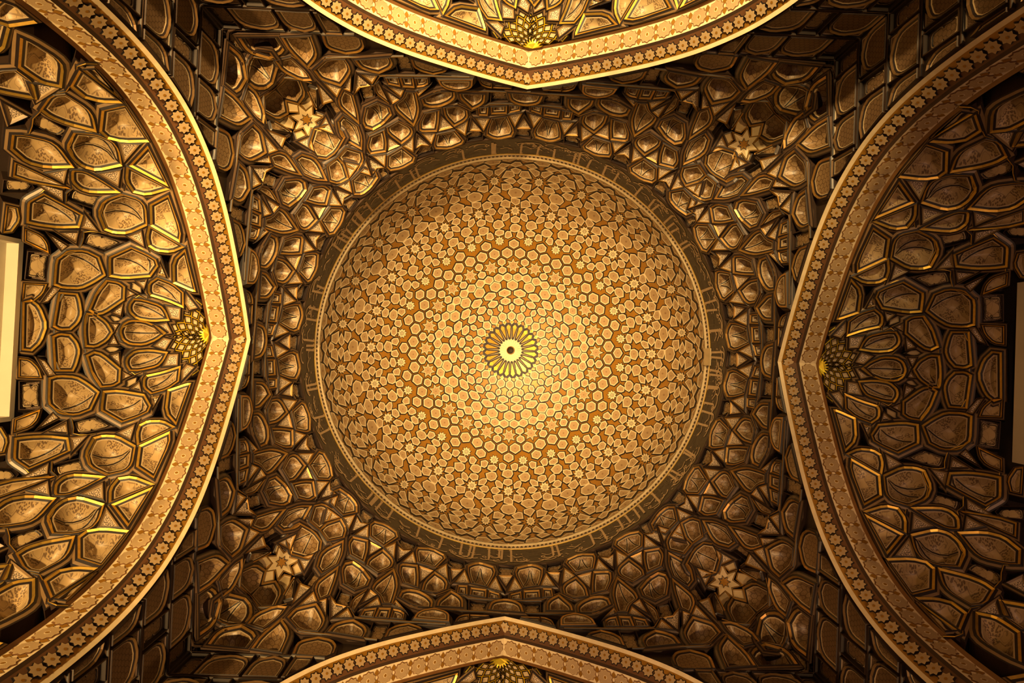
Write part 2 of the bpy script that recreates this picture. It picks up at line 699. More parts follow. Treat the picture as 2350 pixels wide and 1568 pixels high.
def cell_meshes(P, kind, pan, rim, ridges=(), depth=None, proud=0.04, skirt=0.12, up=None, wscale=1.0, name='cell', flange=0.0, fmat='frame_brown'):
    """returns (frame mesh, panel mesh): a raised rim of dark, gilded and cream lines around a scooped panel"""
    pt = Patch(P, up)
    q = smooth_poly(pt.q)
    ir = inradius(q)
    if kind == 'T':
        ws = [0.010, 0.022, 0.032]
        cols = ['dark_line', 'dark_line' if rim is None else rim, 'cream_line']
    else:
        ws = [0.006, 0.026, 0.046, 0.057]
        cols = ['dark_line', rim, 'dark_line', 'cream_line']
    sc = wscale * min(1.0, 0.62 * ir / ws[-1])
    ws = [w * sc for w in ws]
    hs = [proud + 0.006, proud - 0.008, proud - 0.018, proud - 0.022][:len(ws)]
    fr = MB()
    hi = fr.add([pt.at(x, y, proud) for x, y in q])
    if flange > 0:
        fl = min(flange, 0.5 * ir)
        o0, o1 = inset(q, -fl), inset(q, -fl * 0.72)
        lo = fr.add([pt.at(x, y, -skirt) for x, y in o0])
        f0 = fr.add([pt.at(x, y, proud - 0.028) for x, y in o0])
        f1 = fr.add([pt.at(x, y, proud - 0.022) for x, y in o1])
        o2 = inset(q, -fl * 0.30)
        f2 = fr.add([pt.at(x, y, proud - 0.008) for x, y in o2])
        fr.loop_strip(lo, f0, 'skirt_brown')
        fr.loop_strip(f0, f1, 'dark_line')
        fr.loop_strip(f1, f2, fmat)
        fr.loop_strip(f2, hi, 'dark_line')
    else:
        lo = fr.add([pt.at(x, y, -skirt) for x, y in q])
        fr.loop_strip(lo, hi, 'skirt_brown')
    last, lq = hi, q
    for w, h, col in zip(ws, hs, cols):
        nq = inset(q, w)
        cur = fr.add([pt.at(x, y, h) for x, y in nq])
        fr.loop_strip(last, cur, col)
        last, lq = cur, nq
    # panel
    pm = MB()
    h0 = hs[-1]
    if depth is None:
        depth = min(0.8 * ir, 0.24) if kind != 'T' else 0.0
    ctr = lq.mean(0)
    rd = []
    for a, b in ridges:
        rd.append((pt.to2(a), pt.to2(b)))
    size = max(ir, 0.02)

    def bowl(p, k):
        h = h0 - depth * (1 - k ** 2.4)
        if rd:
            best = 1e9
            for a, b in rd:
                u = b - a
                t = float(np.dot(p - a, u) / max(np.dot(u, u), 1e-9))
                t = min(max(t, 0), 1)
                best = min(best, float(np.linalg.norm(p - a - u * t)))
            h += 0.5 * depth * (1 - k) * max(0, 1 - best / (0.8 * size)) - 0.25 * depth * (1 - k)
        return h
    ks = [1.0, 0.88, 0.72, 0.5, 0.25] if depth > 0.004 else [1.0]
    rings = []
    for k in ks:
        pp = ctr + (lq - ctr) * k
        rings.append((pm.add([pt.at(x, y, bowl(np.array([x, y]), k)) for x, y in pp]), [(float(x), float(y)) for x, y in pp]))
    for (a, ua), (b, ub) in zip(rings[:-1], rings[1:]):
        pm.loop_strip(a, b, pan, ua, ub)
    ci = pm.add([pt.at(ctr[0], ctr[1], bowl(ctr, 0.0))])[0]
    a, ua = rings[-1]
    n = len(a)
    for i in range(n):
        j = (i + 1) % n
        pm.face((a[i], a[j], ci), pan, [ua[i], ua[j], (float(ctr[0]), float(ctr[1]))])

    def kof(p):
        # radial fraction of a point inside the star-shaped outline
        d = p - ctr
        for i in range(n):
            a0, b0 = lq[i] - ctr, lq[(i + 1) % n] - ctr
            den = a0[0] * b0[1] - a0[1] * b0[0]
            if abs(den) < 1e-12:
                continue
            s_ = (d[0] * b0[1] - d[1] * b0[0]) / den
            t_ = (a0[0] * d[1] - a0[1] * d[0]) / den
            if s_ >= -1e-6 and t_ >= -1e-6:
                return min(s_ + t_, 1.0)
        return 1.0
    for a0, b0 in rd:
        u = b0 - a0
        L = np.linalg.norm(u)
        if L < 1e-6:
            continue
        nn = np.array([-u[1], u[0]]) / L
        for hw, lift, col in ((0.017, 0.004, 'cream_line'), (0.008, 0.008, 'dark_line')):
            pl, pr = [], []
            for t in np.linspace(0.0, 1.0, 8):
                p = a0 + u * t
                bow = nn * (0.03 * L * math.sin(math.pi * t))
                p = p + bow
                k = kof(p)
                if k > 0.99:
                    p = ctr + (p - ctr) * 0.97
                    k = 0.97
                taper = 1.0
                hh = bowl(p, k) + lift + 0.004
                pl.append(pt.at(*(p + nn * hw * sc * taper), hh))
                pr.append(pt.at(*(p - nn * hw * sc * taper), hh))
            il, ir_ = pm.add(pl), pm.add(pr)
            for i in range(7):
                pm.face((il[i], ir_[i], ir_[i + 1], il[i + 1]), col)
    return fr.mesh(name + '_frame'), pm.mesh(name + '_panel', (pan,))


def plaque_meshes(P, up=None, skirt=0.12, pan='hex_panel'):
    """a dark recessed box with a scalloped flower plaque standing in it"""
    pt = Patch(P, up)
    q = pt.q
    ir = inradius(q)
    fr = MB()
    lo = fr.add([pt.at(x, y, -skirt) for x, y in q])
    hi = fr.add([pt.at(x, y, 0.02) for x, y in q])
    fr.loop_strip(lo, hi, 'skirt_brown')
    i1 = inset(q, 0.10 * ir)
    m1 = fr.add([pt.at(x, y, 0.022) for x, y in i1])
    fr.loop_strip(hi, m1, 'rib_brown')
    i2 = inset(q, 0.16 * ir)
    m2 = fr.add([pt.at(x, y, -0.05) for x, y in i2])
    fr.loop_strip(m1, m2, 'dark_line')
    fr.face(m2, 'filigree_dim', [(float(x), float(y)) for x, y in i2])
    # scalloped plaque: follows the box outline, waisted like a keyhole with a lobed head
    pm = MB()
    c = i2.mean(0)
    y0, y1 = i2[:, 1].min(), i2[:, 1].max()
    out = []
    m = 40
    for i in range(m):
        th = 2 * math.pi * i / m
        d = np.array([math.cos(th), math.sin(th)])
        best = 1e9
        for j in range(len(i2)):
            a, b = i2[j - 1] - c, i2[j] - c
            den = d[0] * (a - b)[1] - d[1] * (a - b)[0]
            if abs(den) < 1e-12:
                continue
            s_ = (a[0] * (a - b)[1] - a[1] * (a - b)[0]) / den
            t_ = (d[0] * a[1] - d[1] * a[0]) / den
            if s_ > 0 and -1e-6 <= t_ <= 1 + 1e-6:
                best = min(best, s_)
        k = 0.80 + 0.10 * abs(math.cos(2.5 * th + 0.78)) - 0.05
        if math.sin(th) > 0.25:
            k -= 0.07 * math.cos(6 * th)
        wa = abs(math.sin(th) - 0.18)
        if wa < 0.12:
            k *= 0.80
        out.append(c + d * best * k)
    out = np.array(out)
    lo = pm.add([pt.at(x, y, -0.05) for x, y in out])
    hi = pm.add([pt.at(x, y, -0.018) for x, y in out])
    pm.loop_strip(lo, hi, 'dark_line')
    o2 = c + (out - c) * 0.90
    h2 = pm.add([pt.at(x, y, -0.012) for x, y in o2])
    pm.loop_strip(hi, h2, 'cream_line')
    o3 = c + (out - c) * 0.84
    h3 = pm.add([pt.at(x, y, -0.02) for x, y in o3])
    pm.loop_strip(h2, h3, 'dark_line')
    pm.face(h3, pan, [(float(x), float(y)) for x, y in o3])
    return fr.mesh('plaque_box'), pm.mesh('flower_plaque')


def rib_mesh(P, rad=0.02, lift=0.03, mat='rib_brown', top='old_gilding'):
    """a five-sided moulding swept along a line on the vault"""
    P = np.array(P)
    mb = MB()
    rings = []
    n = len(P)
    for i in range(n):
        t = P[min(i + 1, n - 1)] - P[max(i - 1, 0)]
        t /= max(np.linalg.norm(t), 1e-9)
        nn = CAMP - P[i]
        rr = np.array([-P[i][0], -P[i][1], -2.0])
        nn = rr - t * np.dot(rr, t)
        nn /= max(np.linalg.norm(nn), 1e-9)
        b = np.cross(t, nn)
        c = P[i] + nn * lift
        ring = [c + b * rad * 1.1 - nn * 0.10, c + b * rad * 1.1, c + b * rad * 0.30 + nn * rad * 0.8, c - b * rad * 0.30 + nn * rad * 0.8, c - b * rad * 1.1, c - b * rad * 1.1 - nn * 0.10]
        rings.append(mb.add(ring))
    for a, b in zip(rings[:-1], rings[1:]):
        for j, m in enumerate((mat, 'dark_line', top, 'dark_line', mat)):
            mb.face((a[j], a[j + 1], b[j + 1], b[j]), m)
    mb.face(rings[0], mat)
    mb.face(rings[-1][::-1], mat)
    return mb.mesh('rib')


# traced outlines: crop name -> (origin x, origin y, magnification) in photograph pixels
CROP = {'A': (420, 1220, 5.6), 'B': (620, 1080, 5.6), 'C': (800, 1220, 5.6), 'N1': (0, 740, 3.2), 'N2': (0, 980, 3.2), 'N3': (0, 1240, 3.2),
        'N4': (250, 650, 1280 / 340.0), 'M': (0, 500, 2.8), 'U': (0, 0, 2.8), 'I': (0, 0, 1.0)}


def px(c, p):
    ox, oy, s_ = CROP[c]
    return ox + p[0] / s_, oy + p[1] / s_


# kind: P scooped panel, R scooped panel with ridges, T flat arabesque plate, K box with flower plaque, G plain pale tile
# place: o = mirrored pair, d = on the diagonal (niche: on the axis), m = on the middle of the wall
CORNER = [
    ('K', 'd', 'A', [(100, 1330), (340, 1165), (450, 1250), (290, 1465), (105, 1465)], ()),
    ('P', 'o', 'A', [(350, 1490), (440, 1370), (540, 1300), (750, 1255), (880, 1330), (915, 1400), (810, 1530)], ()),
    ('P', 'o', 'A', [(900, 1545), (1010, 1400), (1255, 1170), (1345, 1330), (1350, 1410), (1260, 1580)], ()),
    ('P', 'o', 'A', [(1430, 1600), (1480, 1470), (1560, 1420), (1740, 1380), (1900, 1430), (1950, 1500), (1895, 1640)], ()),
    ('R', 'd', 'A', [(385, 1100), (385, 930), (510, 830), (620, 820), (760, 880), (840, 960), (850, 1080), (760, 1215), (500, 1205)],
     [((740, 890), (400, 1105)), ((740, 890), (520, 1200))]),
    ('P', 'o', 'A', [(850, 1225), (950, 1100), (1180, 1000), (1320, 1020), (1250, 1125), (1040, 1280)], ()),
    ('P', 'o', 'A', [(1345, 1155), (1440, 1040), (1520, 1010), (1710, 970), (1770, 1060), (1820, 1170), (1790, 1250), (1730, 1320), (1490, 1305)], ()),
    ('T', 'o', 'A', [(1410, 985), (1505, 710), (1645, 768)], ()),
    ('T', 'o', 'A', [(1470, 1000), (1675, 805), (1725, 940)], ()),
    ('T', 'o', 'A', [(1740, 940), (1845, 905), (1830, 1155)], ()),
    ('T', 'o', 'A', [(1893, 885), (1895, 1145), (2085, 1005), (1965, 975)], ()),
    ('T', 'o', 'A', [(1945, 1155), (2115, 1028), (2172, 1150)], ()),
    ('P', 'o', 'A', [(1880, 1335), (1960, 1240), (2080, 1200), (2190, 1185), (2238, 1215), (2318, 1270), (2345, 1330), (2300, 1395)], ()),
    ('K', 'o', 'C', [(240, 1385), (325, 1175), (530, 1195), (430, 1400)], ()),
    ('P', 'o', 'C', [(480, 1400), (530, 1290), (620, 1240), (770, 1215), (900, 1265), (960, 1330), (940, 1440)], ()),
    ('P', 'o', 'C', [(155, 1125), (195, 1050), (350, 1030), (310, 1142)], ()),
    ('P', 'o', 'C', [(335, 1145), (385, 1030), (535, 1035), (505, 1155)], ()),
    ('P', 'o', 'C', [(535, 1155), (570, 1045), (660, 1065), (705, 1100), (690, 1165)], ()),
    ('T', 'o', 'C', [(180, 1020), (370, 885), (405, 990)], ()),
    ('T', 'o', 'C', [(555, 985), (600, 915), (735, 1070)], ()),
    ('T', 'o', 'C', [(155, 965), (265, 785), (355, 855)], ()),
    ('P', 'o', 'C', [(20, 1010), (55, 905), (130, 850), (225, 795), (70, 1045)], ()),
    ('R', 'o', 'C', [(290, 760), (330, 690), (430, 610), (575, 510), (615, 640), (625, 740), (600, 840), (560, 965), (415, 960), (385, 860), (300, 790)],
     [((560, 560), (400, 830))]),
    ('P', 'o', 'C', [(655, 885), (690, 810), (770, 785), (890, 805), (1000, 865), (1060, 930), (1045, 1005), (850, 990)], ()),
    ('P', 'o', 'C', [(1120, 1005), (1140, 930), (1200, 880), (1310, 795), (1420, 860), (1470, 920), (1470, 1020)], ()),
    ('P', 'o', 'C', [(850, 1170), (890, 1100), (950, 1070), (1090, 1045), (1230, 1080), (1270, 1120), (1270, 1205)], ()),
    ('P', 'o', 'C', [(1365, 1210), (1400, 1135), (1470, 1105), (1540, 1100), (1535, 1190)], ()),
    ('P', 'o', 'C', [(1565, 1180), (1570, 1105), (1790, 1115), (1785, 1145)], ()),
    ('K', 'o', 'C', [(1545, 885), (1780, 900), (1780, 1040), (1540, 1030)], ()),
    ('P', 'm', 'C', [(1810, 1045), (1840, 960), (1900, 930), (2010, 915), (2120, 935), (2200, 980), (2230, 1075)], ()),
    ('P', 'o', 'C', [(1380, 835), (1400, 730), (1525, 735), (1525, 855)], ()),
    ('P', 'o', 'C', [(1560, 855), (1570, 765), (1760, 790), (1755, 885)], ()),
    ('P', 'o', 'C', [(1790, 895), (1800, 800), (1935, 845), (1935, 905)], ()),
    ('T', 'o', 'C', [(1785, 765), (1890, 615), (1975, 815)], ()),
    ('T', 'm', 'C', [(1920, 605), (2110, 605), (2020, 750)], ()),
    ('K', 'm', 'C', [(1925, 440), (2130, 455), (2120, 575), (2030, 620), (1920, 560)], ()),
    ('R', 'o', 'C', [(1570, 695), (1530, 560), (1530, 480), (1600, 445), (1690, 435), (1850, 490), (1880, 560), (1780, 740)],
     [((1690, 465), (1590, 690)), ((1690, 465), (1765, 730))]),
    ('T', 'o', 'C', [(1355, 695), (1485, 525), (1555, 705)], ()),
    ('T', 'o', 'C', [(1300, 515), (1465, 525), (1320, 665)], ()),
    ('T', 'o', 'C', [(1105, 540), (1255, 440), (1275, 665)], ()),
    ('T', 'o', 'C', [(893, 475), (1085, 540), (908, 690)], ()),
    ('K', 'o', 'C', [(1285, 345), (1480, 395), (1480, 510), (1390, 525), (1310, 500)], ()),
    ('P', 'o', 'C', [(935, 790), (970, 670), (1095, 555), (1220, 640), (1262, 700), (1242, 780), (1115, 830)], ()),
    ('P', 'o', 'C', [(640, 560), (650, 470), (690, 445), (875, 470), (888, 600), (880, 745), (690, 690)], ()),
    ('R', 'o', 'C', [(870, 425), (850, 285), (880, 235), (1060, 250), (1210, 330), (1232, 380), (1110, 500), (895, 440)],
     [((1045, 285), (890, 430)), ((1045, 285), (1105, 495))]),
    ('K', 'o', 'C', [(650, 75), (860, 165), (830, 240), (690, 255), (630, 190)], ()),
    ('T', 'o', 'C', [(628, 220), (690, 268), (795, 265), (628, 380)], ()),
    ('T', 'o', 'C', [(660, 432), (822, 280), (865, 445)], ()),
    ('T', 'o', 'C', [(442, 235), (598, 165), (577, 388)], ()),
    ('T', 'o', 'C', [(258, 145), (425, 235), (236, 352)], ()),
    ('P', 'o', 'C', [(228, 460), (250, 380), (430, 262), (540, 370), (562, 430), (532, 490), (370, 560)], ()),
    ('P', 'o', 'B', [(985, 960), (1050, 865), (1255, 920), (1252, 1050), (1205, 1210), (1010, 1110)], ()),
    ('R', 'o', 'B', [(1270, 870), (1275, 720), (1330, 675), (1470, 715), (1605, 810), (1622, 880), (1450, 992)],
     [((1480, 750), (1285, 880)), ((1480, 750), (1455, 980))]),
    ('K', 'o', 'B', [(1110, 560), (1200, 480), (1340, 580), (1275, 690), (1180, 680)], ()),
    ('T', 'o', 'B', [(1105, 605), (1150, 685), (1255, 705), (1035, 805)], ()),
    ('T', 'o', 'B', [(1055, 855), (1262, 705), (1257, 895)], ()),
    ('T', 'o', 'B', [(915, 620), (1098, 577), (1000, 795)], ()),
    ('T', 'd', 'B', [(722, 485), (895, 612), (676, 675)], ()),
    ('P', 'o', 'B', [(625, 790), (700, 700), (905, 632), (978, 770), (945, 885), (730, 930)], ()),
    ('R', 'd', 'B', [(755, 430), (800, 268), (880, 235), (1020, 325), (1112, 440), (1112, 555), (918, 595)],
     [((1012, 340), (768, 420)), ((1012, 340), (930, 582))]),
    ('R', 'd', 'B', [(212, 860), (290, 730), (380, 685), (560, 785), (645, 900), (625, 1040), (480, 1122), (275, 1060)],
     [((535, 805), (255, 935)), ((535, 805), (395, 1090))]),
    ('R', 'o', 'B', [(595, 1270), (640, 1100), (740, 990), (955, 912), (948, 1080), (882, 1230), (660, 1350)], [((935, 945), (650, 1335))]),
    ('P', 'o', 'A', [(1690, 780), (1720, 700), (1800, 620), (2000, 478), (1970, 640), (1890, 850), (1740, 920)], ()),
    ('K', 'o', 'A', [(1545, 705), (1690, 500), (1785, 575), (1645, 745)], ()),
    ('R', 'o', 'B', [(915, 1300), (960, 1228), (1060, 1205), (1180, 1285), (1275, 1420), (1235, 1505), (1080, 1562), (935, 1480)],
     [((1168, 1300), (950, 1480)), ((1168, 1300), (1085, 1555))]),
    ('K', 'o', 'A', [(1950, 920), (2035, 735), (2185, 795), (2130, 985), (1985, 990)], ()),
    ('T', 'o', 'B', [(368, 1148), (585, 1085), (448, 1322)], ()),
    ('P', 'o', 'A', [(1265, 915), (1375, 770), (1425, 640), (1447, 640), (1420, 880)], ()),
    # the recessed little dome with the star
    ('P', 'o', 'A', [(850, 865), (955, 740), (1185, 668), (1255, 860), (1180, 972), (975, 995)], ()),
    ('G', 'd', 'A', [(915, 695), (1012, 485), (1155, 495), (1168, 645), (1010, 690)], ()),
    ('G', 'o', 'A', [(1218, 660), (1300, 555), (1395, 590), (1370, 750), (1290, 865), (1245, 720)], ()),
    ('G', 'o', 'A', [(1395, 470), (1480, 385), (1555, 530), (1430, 572)], ()),
]
CORNER_RIBS = [
    ('A', [(1462, 645), (1550, 740), (1690, 750), (1730, 930), (1885, 850), (1980, 988), (2130, 1000), (2200, 1130), (2295, 1142)]),
    ('C', [(0, 350), (360, 570), (580, 490), (605, 545), (680, 700), (920, 782), (1112, 842), (1310, 768), (1540, 880), (1800, 900), (2030, 918)]),
    ('B', [(440, 605), (600, 752), (733, 932), (970, 882), (992, 1130), (1365, 1350)]),
    ('B', [(745, 440), (910, 603), (1110, 562), (1180, 692), (1268, 703), (1265, 882), (1450, 1005), (1628, 922), (1690, 1036), (1820, 1030), (1872, 1210), (2100, 1292), (2260, 1222), (2380, 1305), (2492, 1284), (2562, 1482), (2780, 1525), (2912, 1372)]),
    ('A', [(80, 1475), (550, 1515), (1100, 1565), (1600, 1615), (2100, 1665)]),
    ('A', [(360, 1115), (480, 1240), (740, 1222), (1040, 1292), (1268, 1150), (1490, 1312), (1900, 1355), (2240, 1390), (2500, 1415)]),
    ('A', [(620, 680), (970, 1002), (1190, 985), (1330, 950)]),
    ('C', [(45, 1140), (300, 1150), (700, 1180), (1010, 1200), (1330, 1218)]),
    ('C', [(600, 865), (835, 998), (1100, 1010), (1330, 1035), (1800, 1055), (2060, 1082)]),
    ('C', [(1540, 705), (1790, 765), (1960, 818)]),
]
NICHE = [
    ('R', 'd', 'N4', [(105, 420), (130, 360), (190, 325), (300, 330), (400, 370), (478, 430), (400, 490), (300, 530), (190, 525), (130, 490)], [((465, 428), (110, 418))]),
    ('R', 'o', 'N4', [(150, 680), (165, 640), (230, 590), (360, 580), (508, 603), (470, 680), (420, 730), (270, 765), (185, 765), (155, 720)], [((498, 610), (160, 725))]),
    ('R', 'o', 'M', [(930, 1045), (950, 1020), (1050, 1000), (1162, 962), (1150, 1060), (1080, 1110), (980, 1140), (930, 1100)], [((1155, 970), (945, 1110))]),
    ('T', 'o', 'N4', [(380, 545), (470, 472), (548, 490), (490, 582)], ()),
    ('T', 'o', 'N4', [(462, 732), (515, 622), (608, 618), (602, 722)], ()),
    ('T', 'o', 'N4', [(636, 770), (680, 715), (755, 740), (636, 865)], ()),
    ('P', 'd', 'M', [(540, 735), (545, 640), (560, 615), (620, 620), (690, 670), (728, 735), (690, 790), (620, 830), (550, 825)], ()),
    ('P', 'o', 'N1', [(638, 255), (700, 225), (760, 240), (886, 345), (880, 440), (830, 470), (740, 478), (680, 390)], ()),
    ('G', 'o', 'N1', [(745, 205), (780, 175), (830, 168), (900, 190), (850, 225), (790, 230)], ()),
    ('G', 'o', 'N1', [(880, 490), (910, 435), (1010, 398), (1000, 450), (930, 490)], ()),
    ('T', 'o', 'N1', [(795, 165), (835, 85), (872, 165)], ()),
    ('T', 'o', 'N1', [(805, 245), (878, 225), (888, 335)], ()),
    ('T', 'o', 'N1', [(898, 430), (900, 362), (968, 398)], ()),
    ('T', 'o', 'N1', [(960, 498), (1030, 440), (1048, 522)], ()),
    ('R', 'o', 'N1', [(750, 625), (765, 515), (880, 505), (1065, 538), (1112, 620), (1090, 668), (1020, 702), (900, 745), (752, 660)],
     [((1055, 560), (765, 655)), ((1055, 560), (1012, 698))]),
    ('T', 'o', 'N1', [(1112, 562), (1185, 545), (1128, 650)], ()),
    ('R', 'o', 'N1', [(362, 600), (368, 425), (440, 405), (560, 412), (640, 458), (718, 520), (660, 642), (560, 682), (440, 672), (400, 632)], [((700, 528), (430, 645))]),
    ('P', 'o', 'N1', [(385, 110), (440, 85), (520, 95), (570, 150), (590, 215), (565, 310), (540, 357), (400, 357)], ()),
    ('P', 'd', 'M', [(140, 835), (145, 555), (200, 538), (255, 580), (298, 690), (262, 790), (205, 842)], ()),
    ('P', 'o', 'N1', [(140, 402), (142, 272), (220, 282), (278, 340), (298, 408)], ()),
    ('K', 'o', 'N1', [(140, 640), (140, 440), (300, 425), (300, 640)], ()),
    ('P', 'o', 'N1', [(100, 815), (108, 722), (292, 650), (272, 722), (222, 775)], ()),
    ('T', 'o', 'N1', [(272, 268), (332, 288), (412, 392), (348, 398)], ()),
    ('T', 'o', 'N1', [(275, 790), (385, 675), (425, 715)], ()),
    ('T', 'o', 'N1', [(312, 830), (490, 735), (498, 835)], ()),
    ('K', 'o', 'N1', [(520, 720), (700, 690), (850, 765), (560, 825)], ()),
    ('T', 'o', 'N1', [(865, 825), (1003, 755), (968, 880)], ()),
    ('P', 'o', 'M', [(1075, 1255), (1090, 1120), (1210, 1080), (1236, 1080), (1145, 1335)], ()),
    ('P', 'o', 'M', [(880, 1400), (900, 1340), (960, 1310), (1060, 1310), (1145, 1355), (890, 1480)], ()),
    ('P', 'o', 'N2', [(1030, 150), (1265, 40), (1270, 130), (1145, 398), (1010, 310)], ()),
    ('R', 'o', 'N2', [(640, 210), (700, 100), (770, 80), (870, 85), (992, 155), (970, 280), (920, 330), (790, 360), (670, 300)],
     [((968, 168), (650, 212)), ((968, 168), (690, 290))]),
    ('R', 'o', 'N2', [(98, 235), (108, 95), (220, 80), (350, 75), (495, 92), (512, 190), (400, 242), (210, 325), (108, 258)],
     [((478, 110), (108, 265)), ((478, 110), (415, 240))]),
    ('T', 'o', 'N2', [(345, 42), (482, -15), (502, 55)], ()),
    ('T', 'o', 'N2', [(512, 88), (655, 72), (528, 205)], ()),
    ('K', 'o', 'N2', [(392, 282), (605, 232), (645, 312), (415, 365)], ()),
    ('P', 'o', 'N2', [(408, 500), (418, 430), (480, 382), (560, 365), (765, 385), (600, 475), (500, 515), (420, 515)], ()),
    ('T', 'o', 'N2', [(595, 512), (762, 425), (768, 555)], ()),
    ('T', 'o', 'N2', [(725, 758), (788, 608), (895, 758)], ()),
    ('R', 'o', 'N2', [(342, 692), (400, 608), (480, 552), (590, 532), (768, 588), (735, 700), (682, 762), (560, 805), (388, 805)],
     [((745, 598), (352, 692)), ((745, 598), (465, 795))]),
    ('P', 'o', 'N2', [(818, 570), (822, 468), (880, 395), (980, 380), (1138, 442)], ()),
    ('P', 'o', 'N2', [(840, 592), (1128, 468), (955, 745)], ()),
    ('P', 'o', 'N2', [(588, 985), (588, 840), (650, 792), (760, 775), (938, 795), (750, 1035)], ()),
    ('T', 'o', 'N2', [(125, 402), (352, 280), (342, 362)], ()),
    ('T', 'o', 'N2', [(205, 482), (352, 412), (365, 525)], ()),
    ('P', 'o', 'N2', [(-20, 435), (120, 402), (382, 382), (190, 465), (-20, 538)], ()),
    ('P', 'o', 'N2', [(-60, 640), (60, 555), (200, 530), (388, 552), (270, 685), (200, 725), (30, 750), (-60, 745)], ()),
    ('K', 'o', 'N2', [(40, 880), (60, 800), (300, 725), (345, 790), (110, 905)], ()),
    ('P', 'o', 'N3', [(118, 130), (200, 78), (330, 38), (545, 0), (510, 112), (460, 172), (290, 262), (180, 242)], ()),
    ('P', 'o', 'N3', [(328, 332), (440, 255), (560, 232), (715, 242), (380, 460)], ()),
    ('P', 'o', 'N3', [(398, 458), (690, 280), (498, 470)], ()),
    ('P', 'o', 'N3', [(-90, 450), (0, 395), (100, 342), (252, 322), (252, 482), (190, 545), (0, 645), (-100, 680)], ()),
    ('T', 'o', 'N3', [(-10, 335), (72, 175), (112, 210), (245, 312)], ()),
    ('P', 'o', 'U', [(-60, 450), (0, 430), (100, 425), (200, 500), (222, 602), (60, 572), (-60, 545)], ()),
    ('T', 'o', 'U', [(10, 630), (175, 722), (55, 775)], ()),
    ('P', 'o', 'U', [(-140, 190), (-60, 120), (30, 130), (60, 150), (20, 290), (-130, 330)], ()),
    ('P', 'o', 'U', [(-60, 20), (0, -20), (120, -10), (230, 115), (60, 125), (-50, 90)], ()),
    ('P', 'o', 'U', [(-330, 200), (-260, 100), (-170, 110), (-150, 200), (-170, 320), (-320, 340)], ()),
    ('P', 'o', 'U', [(-300, 460), (-200, 420), (-90, 430), (-90, 560), (-280, 570)], ()),
    ('P', 'o', 'N2', [(-60, 15), (0, 28), (48, 110), (22, 192), (-60, 205)], ()),
    ('K', 'o', 'N2', [(-90, 300), (90, 312), (125, 352), (95, 388), (-90, 392)], ()),
]
NICHE_RIBS = [
    ('N4', [(55, 430), (90, 510), (205, 550), (130, 620), (112, 690), (160, 765), (230, 795), (300, 775), (290, 830), (292, 896)]),
    ('N1', [(1060, 372), (1040, 470), (1080, 540), (1150, 552), (1220, 490)]),
    ('N1', [(605, 60), (620, 300), (742, 492), (735, 662), (895, 757), (1030, 702), (998, 785), (982, 862), (1003, 920), (1000, 1085), (1145, 1175)]),
    ('N1', [(385, 60), (370, 240), (442, 397), (345, 410), (330, 622), (400, 642), (502, 692), (530, 832), (702, 832), (630, 985), (650, 1070), (790, 1138), (800, 1350), (950, 1515)]),
    ('N2', [(100, 62), (85, 262), (210, 342), (370, 262), (360, 342), (402, 382), (370, 462), (422, 547), (340, 692), (380, 808), (560, 815), (570, 992), (745, 1045)]),
    ('N2', [(-60, 742), (40, 772), (52, 890), (100, 945), (140, 1052), (280, 1122), (350, 1322), (480, 1325)]),
]


def hull(q):
    q = sorted([tuple(map(float, p)) for p in q])

    def half(pts):
        o = []
        for p in pts:
            while len(o) > 1 and (o[-1][0] - o[-2][0]) * (p[1] - o[-2][1]) - (o[-1][1] - o[-2][1]) * (p[0] - o[-2][0]) <= 0:
                o.pop()
            o.append(p)
        return o[:-1]
    return np.array(half(q) + half(q[::-1]))


def apart(a, b):
    """separating-axis test of two convex outlines"""
    for q in (a, b):
        e = np.roll(q, -1, axis=0) - q
        n = np.stack([-e[:, 1], e[:, 0]], 1)
        pa, pb = n @ a.T, n @ b.T
        if np.any(pa.max(1) <= pb.min(1)) or np.any(pb.max(1) <= pa.min(1)):
            return True
    return False


def grow(polys, fixed_idx, step, limit):
    """polys: list of outlines; grows each about its middle while it stays clear of the others (in place order)"""
    sc_ = [1.0] * len(polys)
    live = [i for i in range(len(polys)) if i not in fixed_idx]
    hs = [hull(p) for p in polys]
    ctr = [p.mean(0) for p in polys]
    rad = [np.max(np.linalg.norm(p - c, axis=1)) for p, c in zip(polys, ctr)]
    near = [[j for j in range(len(polys)) if j != i and np.linalg.norm(ctr[i] - ctr[j]) < limit * (rad[i] + rad[j])] for i in range(len(polys))]
    clash0 = {(i, j) for i in range(len(polys)) for j in near[i] if not apart(hs[i], hs[j])}
    while live:
        for i in list(live):
            s2 = sc_[i] + step
            h2 = ctr[i] + (hs[i] - ctr[i]) * (s2 / 1.0)
            ok = s2 <= limit
            if ok:
                for j in near[i]:
                    if (i, j) in clash0:
                        continue
                    hj = ctr[j] + (hs[j] - ctr[j]) * sc_[j]
                    if not apart(h2, hj):
                        ok = False
                        break
            if ok:
                sc_[i] = s2
            else:
                live.remove(i)
    return sc_


def grow_data(data, limit):
    polys = [np.array([px(c, p) for p in pts]) for _, _, c, pts, _ in data]
    sc_ = grow(polys, set(), 0.02, limit)
    out = []
    for (k, pl, c, pts, r), s_ in zip(data, sc_):
        m = np.array(pts, float).mean(0)
        f = [tuple(m + (np.array(p) - m) * s_) for p in pts]
        rr = [(tuple(m + (np.array(a) - m) * s_), tuple(m + (np.array(b) - m) * s_)) for a, b in r]
        out.append((k, pl, c, f, rr))
    return out


CORNER = grow_data(CORNER, 1.12)
NICHE = grow_data(NICHE, 1.12)
